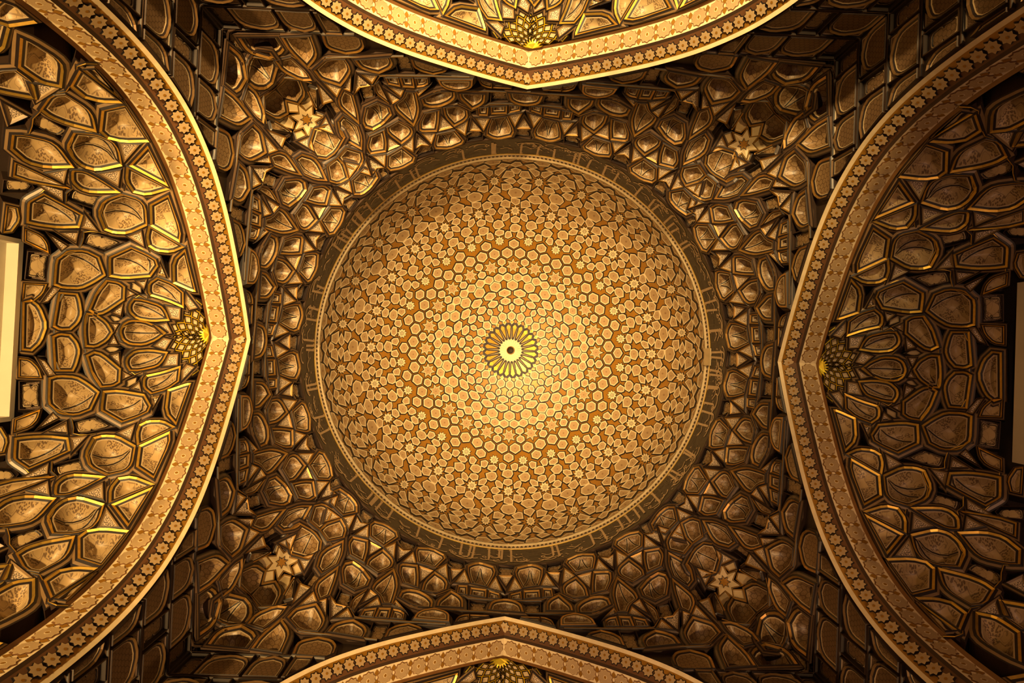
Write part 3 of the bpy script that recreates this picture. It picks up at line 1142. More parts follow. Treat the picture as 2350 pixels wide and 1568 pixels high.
# the gilded net of small kites under the apex of each niche (polar rows around the apex)
_ax, _ay = px('N4', (868, 440))
_rows = [19, 30, 43, 57, 72, 88, 105]
for _i in range(1, 6):
    _dl = 17.0
    for _j in range(-4, 5):
        _th = _j * _dl + (0 if _i % 2 else _dl / 2)
        if _th < -1 or _th > 72:
            continue
        _q = [(_rows[_i - 1] + 1, _th), (_rows[_i], _th + _dl / 2), (_rows[_i + 1] - 1, _th), (_rows[_i], _th - _dl / 2)]
        _c = [(_ax - r * math.cos(math.radians(t)), _ay + r * math.sin(math.radians(t))) for r, t in _q]
        _m = np.mean(_c, 0)
        _c = [tuple(_m + (np.array(p) - _m) * 0.80) for p in _c]
        NICHE.append(('N', 'd' if abs(_th) < 1 else 'o', 'I', _c, ()))

# ------------------------------------------------------------------ wall panels between the arches
def clip_half(q, p0, nrm):
    out = []
    n = len(q)
    for i in range(n):
        a, b = q[i], q[(i + 1) % n]
        da, db = float(np.dot(a - p0, nrm)), float(np.dot(b - p0, nrm))
        if da >= 0:
            out.append(a)
        if (da >= 0) != (db >= 0):
            t = da / (da - db)
            out.append(a + (b - a) * t)
    return np.array(out)


def clip_arch(q, margin=0.045):
    """cut a wall outline (s, z) along the arch; None when nothing is left"""
    c = q.mean(0)
    n = 13 * 4
    poly = HALF[:n + 8]
    best, bi = 1e9, 0
    for i in range(len(poly) - 1):
        a, b = poly[i], poly[i + 1]
        u = b - a
        t = min(max(float(np.dot(c - a, u) / max(np.dot(u, u), 1e-12)), 0), 1)
        d = float(np.linalg.norm(c - a - u * t))
        if d < best:
            best, bi = d, i
    a, b = poly[bi], poly[bi + 1]
    u = (b - a) / np.linalg.norm(b - a)
    nrm = np.array([-u[1], u[0]])                   # away from the opening
    if nrm[0] < 0 and nrm[1] < 0:
        nrm = -nrm
    q2 = clip_half(q, a + nrm * margin, nrm)
    if len(q2) < 3 or abs(area2(q2)) < 0.006:
        return None
    # drop doubled points
    o = [q2[0]]
    for p in q2[1:]:
        if np.linalg.norm(p - o[-1]) > 0.012:
            o.append(p)
    if np.linalg.norm(o[0] - o[-1]) < 0.012:
        o.pop()
    return keep_clear(np.array(o), margin) if len(o) >= 3 else None


def keep_clear(q, margin):
    """push the points of a wall outline (s, z), s >= 0 side or both, out of the arch opening"""
    n = len(q)
    fine = []
    for i in range(n):
        a, b = q[i], q[(i + 1) % n]
        m = max(1, int(np.linalg.norm(b - a) / 0.09))
        for j in range(m):
            fine.append(a + (b - a) * j / m)
    moved = False
    poly = HALF[:13 * 4 + 8]
    out = []
    for p in fine:
        sg = -1.0 if p[0] < 0 else 1.0
        c = np.array([abs(p[0]), p[1]])
        best, bp, bn = 1e9, None, None
        for i in range(len(poly) - 1):
            a, b = poly[i], poly[i + 1]
            u = b - a
            t = min(max(float(np.dot(c - a, u) / max(np.dot(u, u), 1e-12)), 0), 1)
            w_ = c - a - u * t
            d = float(np.linalg.norm(w_))
            if d < best:
                nn = np.array([-u[1], u[0]]) / np.linalg.norm(u)
                best, bp, bn = d, a + u * t, nn
        sd = float(np.dot(c - bp, bn))
        sd = best if sd >= 0 else -best
        if sd < margin:
            c = bp + bn * margin
            moved = True
        out.append(np.array([sg * c[0], c[1]]))
    if not moved:
        return q
    o = [out[0]]
    for p in out[1:]:
        if np.linalg.norm(p - o[-1]) > 0.015:
            o.append(p)
    if len(o) > 3 and np.linalg.norm(o[0] - o[-1]) < 0.015:
        o.pop()
    o = np.array(o)
    if len(o) < 3 or abs(area2(o)) < 0.008:
        return None
    return o


def wall_panel_parts(k, items):
    wall = WALLS[k]
    for name, fm, pm_ in items:
        for flip in (Matrix.Identity(4), FLIPX):
            f = link(bpy.data.objects.new(name, fm), wall, flip)
            link(bpy.data.objects.new('panel' if name == 'wall_panel' else 'flower_plaque', pm_), f)


items = []
rowh = 0.455
random.seed(3)
for i in range(8):
    z1 = ZC - rowh * i - 0.03
    z0 = z1 - rowh + 0.05
    pat = [('K', 0.24), ('P', 0.50), ('P', 0.40), ('K', 0.24), ('P', 0.5)] if i % 2 == 0 else [('P', 0.46), ('K', 0.24), ('P', 0.52), ('P', 0.4)]
    s = W - 0.035
    for knd, wd in pat:
        a, b = s - wd + 0.035, s
        s -= wd
        if knd == 'P':
            m_ = (a + b) / 2
            e = 0.22 * (b - a)
            q = np.array([(a, z0), (b, z0), (b, z1 - 0.17), (b - e * 0.6, z1 - 0.075), (m_, z1 - 0.02), (a + e * 0.6, z1 - 0.075), (a, z1 - 0.17)])
        else:
            q = np.array([(a, z0), (b, z0), (b, z1), (a, z1)])
        q2 = clip_arch(q)
        if q2 is None:
            continue
        P = [np.array([x, W, z]) for x, z in q2]
        if knd == 'P' or len(q2) != 4 or abs(area2(q2)) < 0.06:
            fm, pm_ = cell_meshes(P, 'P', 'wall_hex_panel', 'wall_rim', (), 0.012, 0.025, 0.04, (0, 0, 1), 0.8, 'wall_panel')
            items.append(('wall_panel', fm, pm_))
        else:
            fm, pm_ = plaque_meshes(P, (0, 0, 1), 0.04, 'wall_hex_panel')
            items.append(('plaque_box', fm, pm_))
        # the two little spandrel plates above the pointed head
        if knd == 'P' and len(q2) == 7:
            for tri in ([(a + 0.005, z1 - 0.14), (a + 0.005, z1), (m_ - 0.03, z1)], [(b - 0.005, z1 - 0.14), (m_ + 0.03, z1), (b - 0.005, z1)]):
                t3 = [np.array([x, W, z]) for x, z in tri]
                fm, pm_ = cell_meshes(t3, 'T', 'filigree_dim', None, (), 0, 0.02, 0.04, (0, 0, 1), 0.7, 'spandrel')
                items.append(('wall_panel', fm, pm_))
for i in range(9):
    z = ZC - rowh * i
    s0 = 0.1
    if z < ZA:
        s0 = float(np.interp(-z, -HALF[:, 1], HALF[:, 0])) + 0.06
    fm = rib_mesh([np.array([x, W - 0.005, z]) for x in np.linspace(W - 0.02, s0, 6)], 0.012, 0.008, 'rib_brown', 'rib_brown')
    for k in range(4):
        for flip in (Matrix.Identity(4), FLIPX):
            link(bpy.data.objects.new('row_moulding', fm), WALLS[k], flip)
for k in range(4):
    wall_panel_parts(k, items)

# ------------------------------------------------------------------ the four muqarnas corners
C0 = Vector((-W, W, ZC))
CORNER_LAB = ['warm brown muqarnas corner with a pale star between left and bottom arches', 'brightest gilded muqarnas corner between the left arch and the top arch',
              'dark muqarnas corner between the top arch and the right arch', 'dim brown muqarnas corner between the right and bottom arches']
CNAME = {'P': ('muqarnas_cell', 'panel'), 'R': ('muqarnas_cell', 'ridged_panel'), 'T': ('arabesque_plate', 'arabesque'), 'K': ('plaque_box', 'flower_plaque'),
         'G': ('pale_tile', 'face'), 'N': ('net_tile', 'face')}


def inside_wall_arch(P):
    """clip an outline lying on the flat bottom wall along the arch there"""
    P = np.array(P)
    if np.all(np.abs(P[:, 1] - W) < 0.02):
        q = P[:, [0, 2]].copy()
        q[:, 0] = -q[:, 0]
        zc = [p[1] - arch_z(p[0]) if abs(p[0]) < AHALF else 1 for p in q]
        if min(zc) > 0.25:
            return P
        q2 = clip_arch(q, 0.065) if min(zc) < 0.03 else keep_clear(q, 0.065)
        if q2 is None:
            return None
        return np.array([(-x, W, z) for x, z in q2])
    return P


def build_cells(data, hit, place_root, roots, mirror, pal, skirt, is_corner, gtop):
    protos = []
    for kind, place, crop, pts, ridges in data:
        P = [hit(*px(crop, p)) for p in pts]
        if is_corner:
            P = inside_wall_arch(P)
            if P is None:
                continue
        rg = [(hit(*px(crop, a)), hit(*px(crop, b))) for a, b in ridges]
        flat = is_corner and np.all(np.abs(np.array(P)[:, 1] - W) < 0.02)
        sk = 0.05 if flat else skirt
        if kind == 'K':
            fm, pm_ = plaque_meshes(P, None, sk, pal['panel'])
        elif kind == 'G':
            fm, pm_ = cell_meshes(P, 'T', 'pale_plaster', gtop, (), 0.006, 0.02, sk, None, 1.0, 'tile')
        elif kind == 'N':
            fm, pm_ = cell_meshes(P, 'T', 'pale_plaster', 'dark_line', (), 0.004, 0.03, sk, None, 0.5, 'net_tile', 0.022, 'yellow_gilding')
        elif kind == 'T':
            fm, pm_ = cell_meshes(P, 'T', 'filigree_cream', 'old_gilding' if is_corner else 'frame_tan', (), 0, 0.03 if flat else 0.05, sk, None, 1.0, 'plate', 0.012 if flat else 0.026, pal['fmat'])
        else:
            fm, pm_ = cell_meshes(P, kind, pal['panel'], pal['rim'], rg, 0.02 if flat else None, 0.03 if flat else 0.05, sk, None, 1.0, 'cell', 0.018 if flat else pal['flange'], pal['fmat'])
        protos.append((kind, place, fm, pm_))
    tinv = Matrix.Translation(-place_root)
    for root in roots:
        for kind, place, fm, pm_ in protos:
            for M in ([Matrix.Identity(4)] if place != 'o' else [Matrix.Identity(4), mirror]):
                f = link(bpy.data.objects.new(CNAME[kind][0], fm), root, tinv @ M)
                link(bpy.data.objects.new(CNAME[kind][1], pm_), f)


corner_roots = []
for k in range(4):
    e = bpy.data.objects.new('muqarnas_corner', None)
    link(e, None, rotz(k) @ Matrix.Translation(C0))
    e.empty_display_size = 0.2
    tag(e, CORNER_LAB[k], 'muqarnas')
    corner_roots.append(e)
build_cells(CORNER, hit_corner, C0, corner_roots, DIAG, {'panel': 'hex_panel', 'rim': 'old_gilding', 'flange': 0.05, 'fmat': 'frame_brown'}, 0.25, True, 'old_gilding')


def densify(P, hit, step=14):
    out = []
    for a, b in zip(P[:-1], P[1:]):
        n = max(1, int(math.hypot(b[0] - a[0], b[1] - a[1]) / step))
        for i in range(n):
            out.append((a[0] + (b[0] - a[0]) * i / n, a[1] + (b[1] - a[1]) * i / n))
    out.append(P[-1])
    return [hit(*p) for p in out]


def add_ribs(data, hit, place_root, roots, mirror, rad, lift, top):
    tinv = Matrix.Translation(-place_root)
    for crop, pts in data:
        P = densify([px(crop, p) for p in pts], hit)
        if place_root[0] == C0[0]:
            P = [p for p in P if not (abs(p[1] - W) < 0.03 and abs(p[0]) < AHALF and p[2] < arch_z(p[0]) + 0.06)]
            if len(P) < 2:
                continue
        flat = place_root[0] == C0[0] and np.mean(np.abs(np.array(P)[:, 1] - W) < 0.03) > 0.7
        me = rib_mesh(P, 0.011, 0.0, 'dark_line', 'rib_brown') if flat else rib_mesh(P, rad, lift, 'rib_brown', top)
        for root in roots:
            for M in (Matrix.Identity(4), mirror):
                link(bpy.data.objects.new('rib', me), root, tinv @ M)


add_ribs(CORNER_RIBS, hit_corner, C0, corner_roots, DIAG, 0.014, 0.035, 'old_gilding')

# the star in the little dome of each corner
sc = Vector((-STAR_C[0], STAR_C[1], STAR_C[2]))
base = hit_corner(646, 1291)
pt = Patch([hit_corner(646 + 40 * math.cos(a), 1291 + 40 * math.sin(a)) for a in np.linspace(0, 2 * math.pi, 12, endpoint=False)])


def star_pts(n, r0, r1, rot=0.0):
    return [(r0 if i % 2 == 0 else r1, rot + math.pi * i / n) for i in range(2 * n)]


mb = MB()
outl = [(r * math.cos(a), r * math.sin(a)) for r, a in star_pts(7, 0.235, 0.125)]
o1 = mb.add([pt.at(x, y, 0.0) for x, y in outl])
o2 = mb.add([pt.at(x, y, 0.055) for x, y in outl])
mb.loop_strip(o1, o2, 'dark_line')
o3 = mb.add([pt.at(x * 0.9, y * 0.9, 0.055) for x, y in outl])
mb.loop_strip(o2, o3, 'old_gilding')
o4 = mb.add([pt.at(x * 0.84, y * 0.84, 0.05) for x, y in outl])
mb.loop_strip(o3, o4, 'dark_line')
c_ = mb.add([pt.at(0, 0, 0.04)])[0]
for i in range(14):
    mb.face((o4[i], o4[(i + 1) % 14], c_), 'pale_plaster')
star_me = mb.mesh('star')
mb = MB()
outl = [(r * math.cos(a), r * math.sin(a)) for r, a in star_pts(7, 0.085, 0.045, 0.2)]
o1 = mb.add([pt.at(x, y, 0.04) for x, y in outl])
o2 = mb.add([pt.at(x, y, 0.066) for x, y in outl])
mb.loop_strip(o1, o2, 'dark_line')
o3 = mb.add([pt.at(x * 0.84, y * 0.84, 0.066) for x, y in outl])
mb.loop_strip(o2, o3, 'dark_line')
mb.face(o3, 'ochre')
star_in = mb.mesh('inner_star')
tinv = Matrix.Translation(-C0)
for root in corner_roots:
    o = link(bpy.data.objects.new('star', star_me), root, tinv)
    link(bpy.data.objects.new('inner_star', star_in), o)

# ------------------------------------------------------------------ the niches behind the arches
mb = MB()
NU, NV = 44, 40
rows = []
for i in range(NU + 1):
    rho = (AN * 1.08) * i / NU
    ring = []
    for j in range(NV + 1):
        psi = -math.pi / 2 + math.pi * j / NV
        u, y = DN * rho / AN * math.cos(psi), rho * math.sin(psi)
        z = niche_h(min(rho * 0.95, AN - 0.01)) + 0.17
        ring.append((-XN - u, y, z))
    rows.append(mb.add(ring))
low = mb.add([(mb.v[i][0], mb.v[i][1], 0.0) for i in rows[-1]])
for a, b in zip(rows[:-1], rows[1:]):
    for j in range(NV):
        mb.face((a[j], a[j + 1], b[j + 1], b[j]), 'groove_brown')
for j in range(NV):
    mb.face((rows[-1][j], rows[-1][j + 1], low[j + 1], low[j]), 'lower_wall')
shell = mb.mesh('niche_shell', True)
# the gilded half-star at the apex
APX = px('N4', (868, 440))
P = []
for i_ in range(19):
    th = math.radians(-81 + 9 * i_)
    rr = 25 if i_ % 2 else 15.5
    P.append(hit_niche(APX[0] - rr * math.cos(th), APX[1] + rr * math.sin(th) * 1.0))
P.append(hit_niche(APX[0] - 1.0, APX[1]))
mb = MB()
pt = Patch(P)
lo = mb.add([pt.at(x, y, -0.03) for x, y in pt.q])
hi = mb.add([pt.at(x, y, 0.045) for x, y in pt.q])
mb.loop_strip(lo, hi, 'gilding')
mb.face(hi, 'yellow_gilding')
half_star = mb.mesh('half_star')
N0 = Vector((-XN, 0, 0))
NICHE_LAB = ['golden half-dome niche of scooped panels behind the left arch', 'brightest half-dome niche with a yellow half-star behind the top arch',
             'shadowed brown half-dome niche of scooped panels behind the right arch', 'half-dome niche showing only its gilded net behind the bottom arch']
niche_roots = []
for k in range(4):
    e = link(bpy.data.objects.new('niche_vault', None), None, rotz(k) @ Matrix.Translation(N0))
    e.empty_display_size = 0.2
    tag(e, NICHE_LAB[k], 'niche')
    niche_roots.append(e)
    tinv = Matrix.Translation(-N0)
    link(bpy.data.objects.new('shell', shell), e, tinv)
    link(bpy.data.objects.new('half_star', half_star), e, tinv)
CLAMPX = -XN - 0.004
build_cells(NICHE, hit_niche, N0, niche_roots, FLIPY, {'panel': 'floral_panel', 'rim': 'gilding', 'flange': 0.055, 'fmat': 'frame_tan'}, 0.24, False, 'dark_line')
add_ribs(NICHE_RIBS, hit_niche, N0, niche_roots, FLIPY, 0.013, 0.038, 'gilding')

CLAMPX = None

# ------------------------------------------------------------------ arches with their star bands
SH = [0.0, 0.022, 0.13, 0.155, 0.155, 0.19]              # inward offset of the band edges
DP = [-0.03, 0.008, 0.145, 0.170, 0.388, 0.405]       # depth behind the wall face
CUR = [full(c) for c in SH]


def arch_pt(i, j):
    p = CUR[j][i]
    return np.array([-(W + DP[j]), p[0], p[1]])


NP = len(CUR[0])


def band_mesh(j0, j1, mat, name, split=None):
    mb = MB()
    a = mb.add([arch_pt(i, j0) for i in range(NP)])
    b = mb.add([arch_pt(i, j1) for i in range(NP)])
    if split is None:
        for i in range(NP - 1):
            mb.face((a[i], a[i + 1], b[i + 1], b[i]), mat)
    else:
        m1 = mb.add([arch_pt(i, j0) * 0.55 + arch_pt(i, j1) * 0.45 for i in range(NP)])
        for i in range(NP - 1):
            mb.face((a[i], a[i + 1], m1[i + 1], m1[i]), split)
            mb.face((m1[i], m1[i + 1], b[i + 1], b[i]), mat)
    if j0 == 0:                                        # returns of the edge strip into the wall
        c = mb.add([arch_pt(i, 0) + np.array([-0.1, 0, 0]) for i in range(NP)])
        for i in range(NP - 1):
            mb.face((a[i], a[i + 1], c[i + 1], c[i]), mat)
    if j1 == 5:                                        # flange that closes the joint with the niche
        c = mb.add([arch_pt(i, 5) + np.array([-0.02, CUR[5][i][0] * 0.10, 0.32]) for i in range(NP)])
        for i in range(NP - 1):
            mb.face((b[i], b[i + 1], c[i + 1], c[i]), mat)
    return mb.mesh(name)


BANDS = [('edge_strip', band_mesh(0, 1, 'band_cream', 'edge_strip')), ('narrow_band', band_mesh(1, 2, 'band_brown', 'narrow_band', 'ochre')),
         ('line_moulding', band_mesh(2, 3, 'rib_brown', 'line_moulding')), ('wide_band', band_mesh(3, 4, 'band_cream', 'wide_band')),
         ('inner_strip', band_mesh(4, 5, 'strip_brown', 'inner_strip'))]


def medallion_narrow():
    mb = MB()
    for r0, r1, h, mat in ((0.076, 0.056, 0.006, 'dark_line'), (0.066, 0.047, 0.016, 'star_tile')):
        pts = [(r * math.cos(a), r * math.sin(a)) for r, a in star_pts(8, r0, r1, math.pi / 8)]
        lo = mb.add([(x, y, -0.004) for x, y in pts])
        hi = mb.add([(x, y, h) for x, y in pts])
        mb.loop_strip(lo, hi, 'dark_line')
        c = mb.add([(0, 0, h)])[0]
        for i in range(16):
            j = (i + 1) % 16
            mb.face((hi[i], hi[j], c), mat, [(pts[i][0] / 0.06, pts[i][1] / 0.06), (pts[j][0] / 0.06, pts[j][1] / 0.06), (0, 0)])
    d = [(0.014 * math.cos(t), 0.014 * math.sin(t)) for t in np.linspace(0, 2 * math.pi, 8, endpoint=False)]
    mb.face(mb.add([(x, y, 0.019) for x, y in d]), 'ochre')
    return mb.mesh('star_medallion')


def medallion_wide():
    mb = MB()
    for r0, r1, h, mat in ((0.1015, 0.087, 0.004, 'strip_brown'), (0.093, 0.077, 0.009, 'star_tile')):
        pts = [(r * math.cos(a), r * math.sin(a) * 1.02) for r, a in star_pts(10, r0, r1, math.pi / 10)]
        lo = mb.add([(x, y, -0.004) for x, y in pts])
        hi = mb.add([(x, y, h) for x, y in pts])
        mb.loop_strip(lo, hi, 'band_brown')
        c = mb.add([(0, 0, h)])[0]
        for i in range(20):
            j = (i + 1) % 20
            mb.face((hi[i], hi[j], c), mat, [(pts[i][0] / 0.09, pts[i][1] / 0.09), (pts[j][0] / 0.09, pts[j][1] / 0.09), (0, 0)])
    for sx, sy, h, mat in ((0.022, 0.026, 0.010, 'band_cream'), (0.014, 0.019, 0.012, 'ochre')):
        d = [(sx * math.cos(t), sy * math.sin(t)) for t in np.linspace(0, 2 * math.pi, 10, endpoint=False)]
        mb.face(mb.add([(x, y, h) for x, y in d]), mat)
    for sg in (-1, 1):                                  # ochre kites at the joint with the next star
        k = [(0.1025, 0.016 * sg), (0.130, 0.058 * sg), (0.1025, 0.098 * sg), (0.075, 0.058 * sg)]
        if sg < 0:
            k = k[::-1]
        mb.face(mb.add([(x, y, 0.006) for x, y in k]), 'ochre')
    return mb.mesh('rosette_medallion')


MN, MW = medallion_narrow(), medallion_wide()


def place_along(j0, j1, spacing, first, v, zmin):
    """matrices of medallions along the band between edges j0 and j1"""
    mid = np.array([arch_pt(i, j0) * (1 - v) + arch_pt(i, j1) * v for i in range(NP)])
    c = NP // 2
    res = []
    for sgn in (1, -1):
        idx = list(range(c, NP)) if sgn > 0 else list(range(c, -1, -1))
        pts = mid[idx]
        seg = np.linalg.norm(np.diff(pts, axis=0), axis=1)
        cum = np.concatenate([[0], np.cumsum(seg)])
        s_ = first
        while s_ < cum[-1]:
            i = int(np.searchsorted(cum, s_, side='right') - 1)
            i = min(i, len(idx) - 2)
            t = (s_ - cum[i]) / max(seg[i], 1e-9)
            p = pts[i] * (1 - t) + pts[i + 1] * t
            if p[2] < zmin:
                break
            ii = idx[i]
            tan = (pts[min(i + 2, len(pts) - 1)] - pts[max(i - 1, 0)]) * sgn
            tan /= np.linalg.norm(tan)
            acr = arch_pt(ii, j1) - arch_pt(ii, j0)
            acr -= tan * np.dot(acr, tan)
            acr /= np.linalg.norm(acr)
            nrm = np.cross(tan, acr)
            if np.dot(nrm, CAMP + np.array([0, 0, 0.0]) - p) < 0:
                nrm = -nrm
                acr = -acr
            if not (s_ == 0 and sgn < 0):
                if s_ == 0:
                    tan, acr, nrm = np.array([0, 1.0, 0]), acr, nrm
                M = Matrix(((tan[0], acr[0], nrm[0], p[0]), (tan[1], acr[1], nrm[1], p[1]), (tan[2], acr[2], nrm[2], p[2]), (0, 0, 0, 1)))
                if sgn < 0:
                    M = M @ FLIPX
                res.append(M)
            s_ += spacing
    return res


NMAT = place_along(1, 2, 0.1335, 0.0, 0.5, 3.9)
WMAT = place_along(3, 4, 0.205, 0.105, 0.5, 3.9)
ARCH_LAB = ['bright gold pointed arch with two bands of stars on the left', 'brightest cream pointed arch with two bands of stars at the top',
            'dark pointed arch with two bands of stars on the right', 'brown pointed arch with two bands of stars at the bottom']
A0 = Vector((-W, 0, 0))
for k in range(4):
    e = link(bpy.data.objects.new('arch', None), None, rotz(k) @ Matrix.Translation(A0))
    e.empty_display_size = 0.2
    tag(e, ARCH_LAB[k], 'arch')
    tinv = Matrix.Translation(-A0)
    for n, me in BANDS:
        link(bpy.data.objects.new(n, me), e, tinv)
    for M in NMAT:
        link(bpy.data.objects.new('star_medallion', MN), e, tinv @ M)
    for M in WMAT:
        link(bpy.data.objects.new('rosette_medallion', MW), e, tinv @ M)

# ------------------------------------------------------------------ windows at the back of the side niches
def window(name, k, x0, ztop, y0, y1, face, label):
    """cream plaster frame standing out of the niche; local: seen on the left side, turned by k"""
    R = rotz(k)
    xb = x0 + 0.55
    zb = 3.2

    def boxm(bx, mat, nm):
        (xa, xc), (ya, yc), (za, zc) = bx
        mb = MB()
        v = mb.add([(-xa, ya, za), (-xc, ya, za), (-xc, yc, za), (-xa, yc, za), (-xa, ya, zc), (-xc, ya, zc), (-xc, yc, zc), (-xa, yc, zc)])
        for f in ((0, 1, 2, 3), (4, 7, 6, 5), (0, 4, 5, 1), (1, 5, 6, 2), (2, 6, 7, 3), (3, 7, 4, 0)):
            mb.face([v[i] for i in f], mat)
        me = mb.mesh(nm)
        return me
    head = boxm(((x0, xb), (y0, y1), (ztop - face, ztop)), 'cream_plaster', 'window_head')
    o = link(bpy.data.objects.new(name, head), None, R)
    tag(o, label, 'window', kind='structure')
    th = 0.05
    for a, b in ((y0, y0 + th), (y1 - th, y1)):
        link(bpy.data.objects.new('jamb', boxm(((x0, xb), (a, b), (zb, ztop - face)), 'cream_plaster', 'jamb')), o)
    link(bpy.data.objects.new('sash', boxm(((x0 + 0.13, x0 + 0.20), (y0 + th, y1 - th), (ztop - face - 0.30, ztop - face)), 'cream_plaster', 'sash')), o)
    link(bpy.data.objects.new('sill', boxm(((x0, xb), (y0, y1), (zb - 0.1, zb)), 'cream_plaster', 'sill')), o)
    n = 4
    ww = (y1 - y0 - 2 * th) / n
    for i in range(n):
        link(bpy.data.objects.new('pane', boxm(((x0 + 0.16, x0 + 0.175), (y0 + th + ww * i + 0.02, y0 + th + ww * (i + 1) - 0.02), (zb, ztop - face - 0.30)), 'window_glass', 'pane')), o)
    for i in range(n - 1):
        yy = y0 + th + ww * (i + 1)
        link(bpy.data.objects.new('mullion', boxm(((x0 + 0.14, x0 + 0.19), (yy - 0.02, yy + 0.02), (zb, ztop - face - 0.30)), 'cream_plaster', 'mullion')), o)


window('window_1', 0, 5.42, 7.72, -0.98, 0.98, 0.06, 'bright cream window head at the back of the left niche')
window('window_2', 2, 5.42, 7.60, -0.98, 0.98, 0.16, 'dull pinkish window head at the back of the right niche')

# ------------------------------------------------------------------ drum with the inscription
Z0 = ZG + 0.13                                        # where the dome springs
RDOME, HDOME = 3.2, 3.16
ZAP = Z0 + HDOME


def lathe(profile, n, mats, smooth=True, name='lathe'):
    mb = MB()
    rows = []
    for r, z in profile:
        rows.append(mb.add([(r * math.cos(2 * math.pi * i / n), r * math.sin(2 * math.pi * i / n), z) for i in range(n)]))
    for (a, b), m in zip(zip(rows[:-1], rows[1:]), mats):
        for i in range(n):
            j = (i + 1) % n
            mb.face((a[i], a[j], b[j], b[i]), m)
    return mb.mesh(name, smooth)


drum = link(bpy.data.objects.new('inscription_band', lathe([(RD + 0.02, ZD - 0.02), (RD, ZD), (RD, ZG - 0.02), (RD + 0.10, ZG - 0.02)], 160,
            ['rib_brown', 'inscription_ground', 'inscription_ground'], False, 'inscription_band')))
tag(drum, 'dark circular band of cream calligraphy around the foot of the dome', 'inscription')


def torus(r, z, rad, mat, name, n=160, m=8):
    mb = MB()
    rows = []
    for i in range(n):
        a = 2 * math.pi * i / n
        rows.append(mb.add([((r + rad * math.cos(t)) * math.cos(a), (r + rad * math.cos(t)) * math.sin(a), z + rad * math.sin(t)) for t in np.linspace(0, 2 * math.pi, m, endpoint=False)]))
    for i in range(n):
        a, b = rows[i], rows[(i + 1) % n]
        for j in range(m):
            mb.face((a[j], b[j], b[(j + 1) % m], a[(j + 1) % m]), mat)
    return mb.mesh(name, True)


link(bpy.data.objects.new('gilded_ring', torus(RD - 0.001, ZG - 0.01, 0.008, 'gilding', 'gilded_ring')), drum)
link(bpy.data.objects.new('lower_moulding', torus(RD + 0.006, ZD + 0.005, 0.02, 'rib_brown', 'lower_moulding')), drum)


def ribbon(mb, pts, w, mat, lift=0.008, w2=None):
    """a pen stroke on the drum: pts are (arc metres, height 0..1)"""
    P = []
    n = len(pts)
    for i, (a, h) in enumerate(pts):
        b = pts[min(i + 1, n - 1)]
        c = pts[max(i - 1, 0)]
        t = np.array([b[0] - c[0], (b[1] - c[1]) * 0.66])
        t /= max(np.linalg.norm(t), 1e-9)
        nn = np.array([-t[1], t[0]])
        ww = w if w2 is None else w + (w2 - w) * i / (n - 1)
        q = []
        for sg in (1, -1):
            aa = (a + nn[0] * ww * sg) / RD
            hh = ZD + 0.02 + (h * 0.66 + nn[1] * ww * sg)
            q.append(((RD - lift) * math.cos(aa), (RD - lift) * math.sin(aa), hh))
        P.append(mb.add(q))
    for a, b in zip(P[:-1], P[1:]):
        mb.face((a[0], a[1], b[1], b[0]), mat)


def arc_pts(cx, cy, rx, ry, a0, a1, n=12):
    return [(cx + rx * math.cos(t), cy + ry * math.sin(t)) for t in np.linspace(math.radians(a0), math.radians(a1), n)]


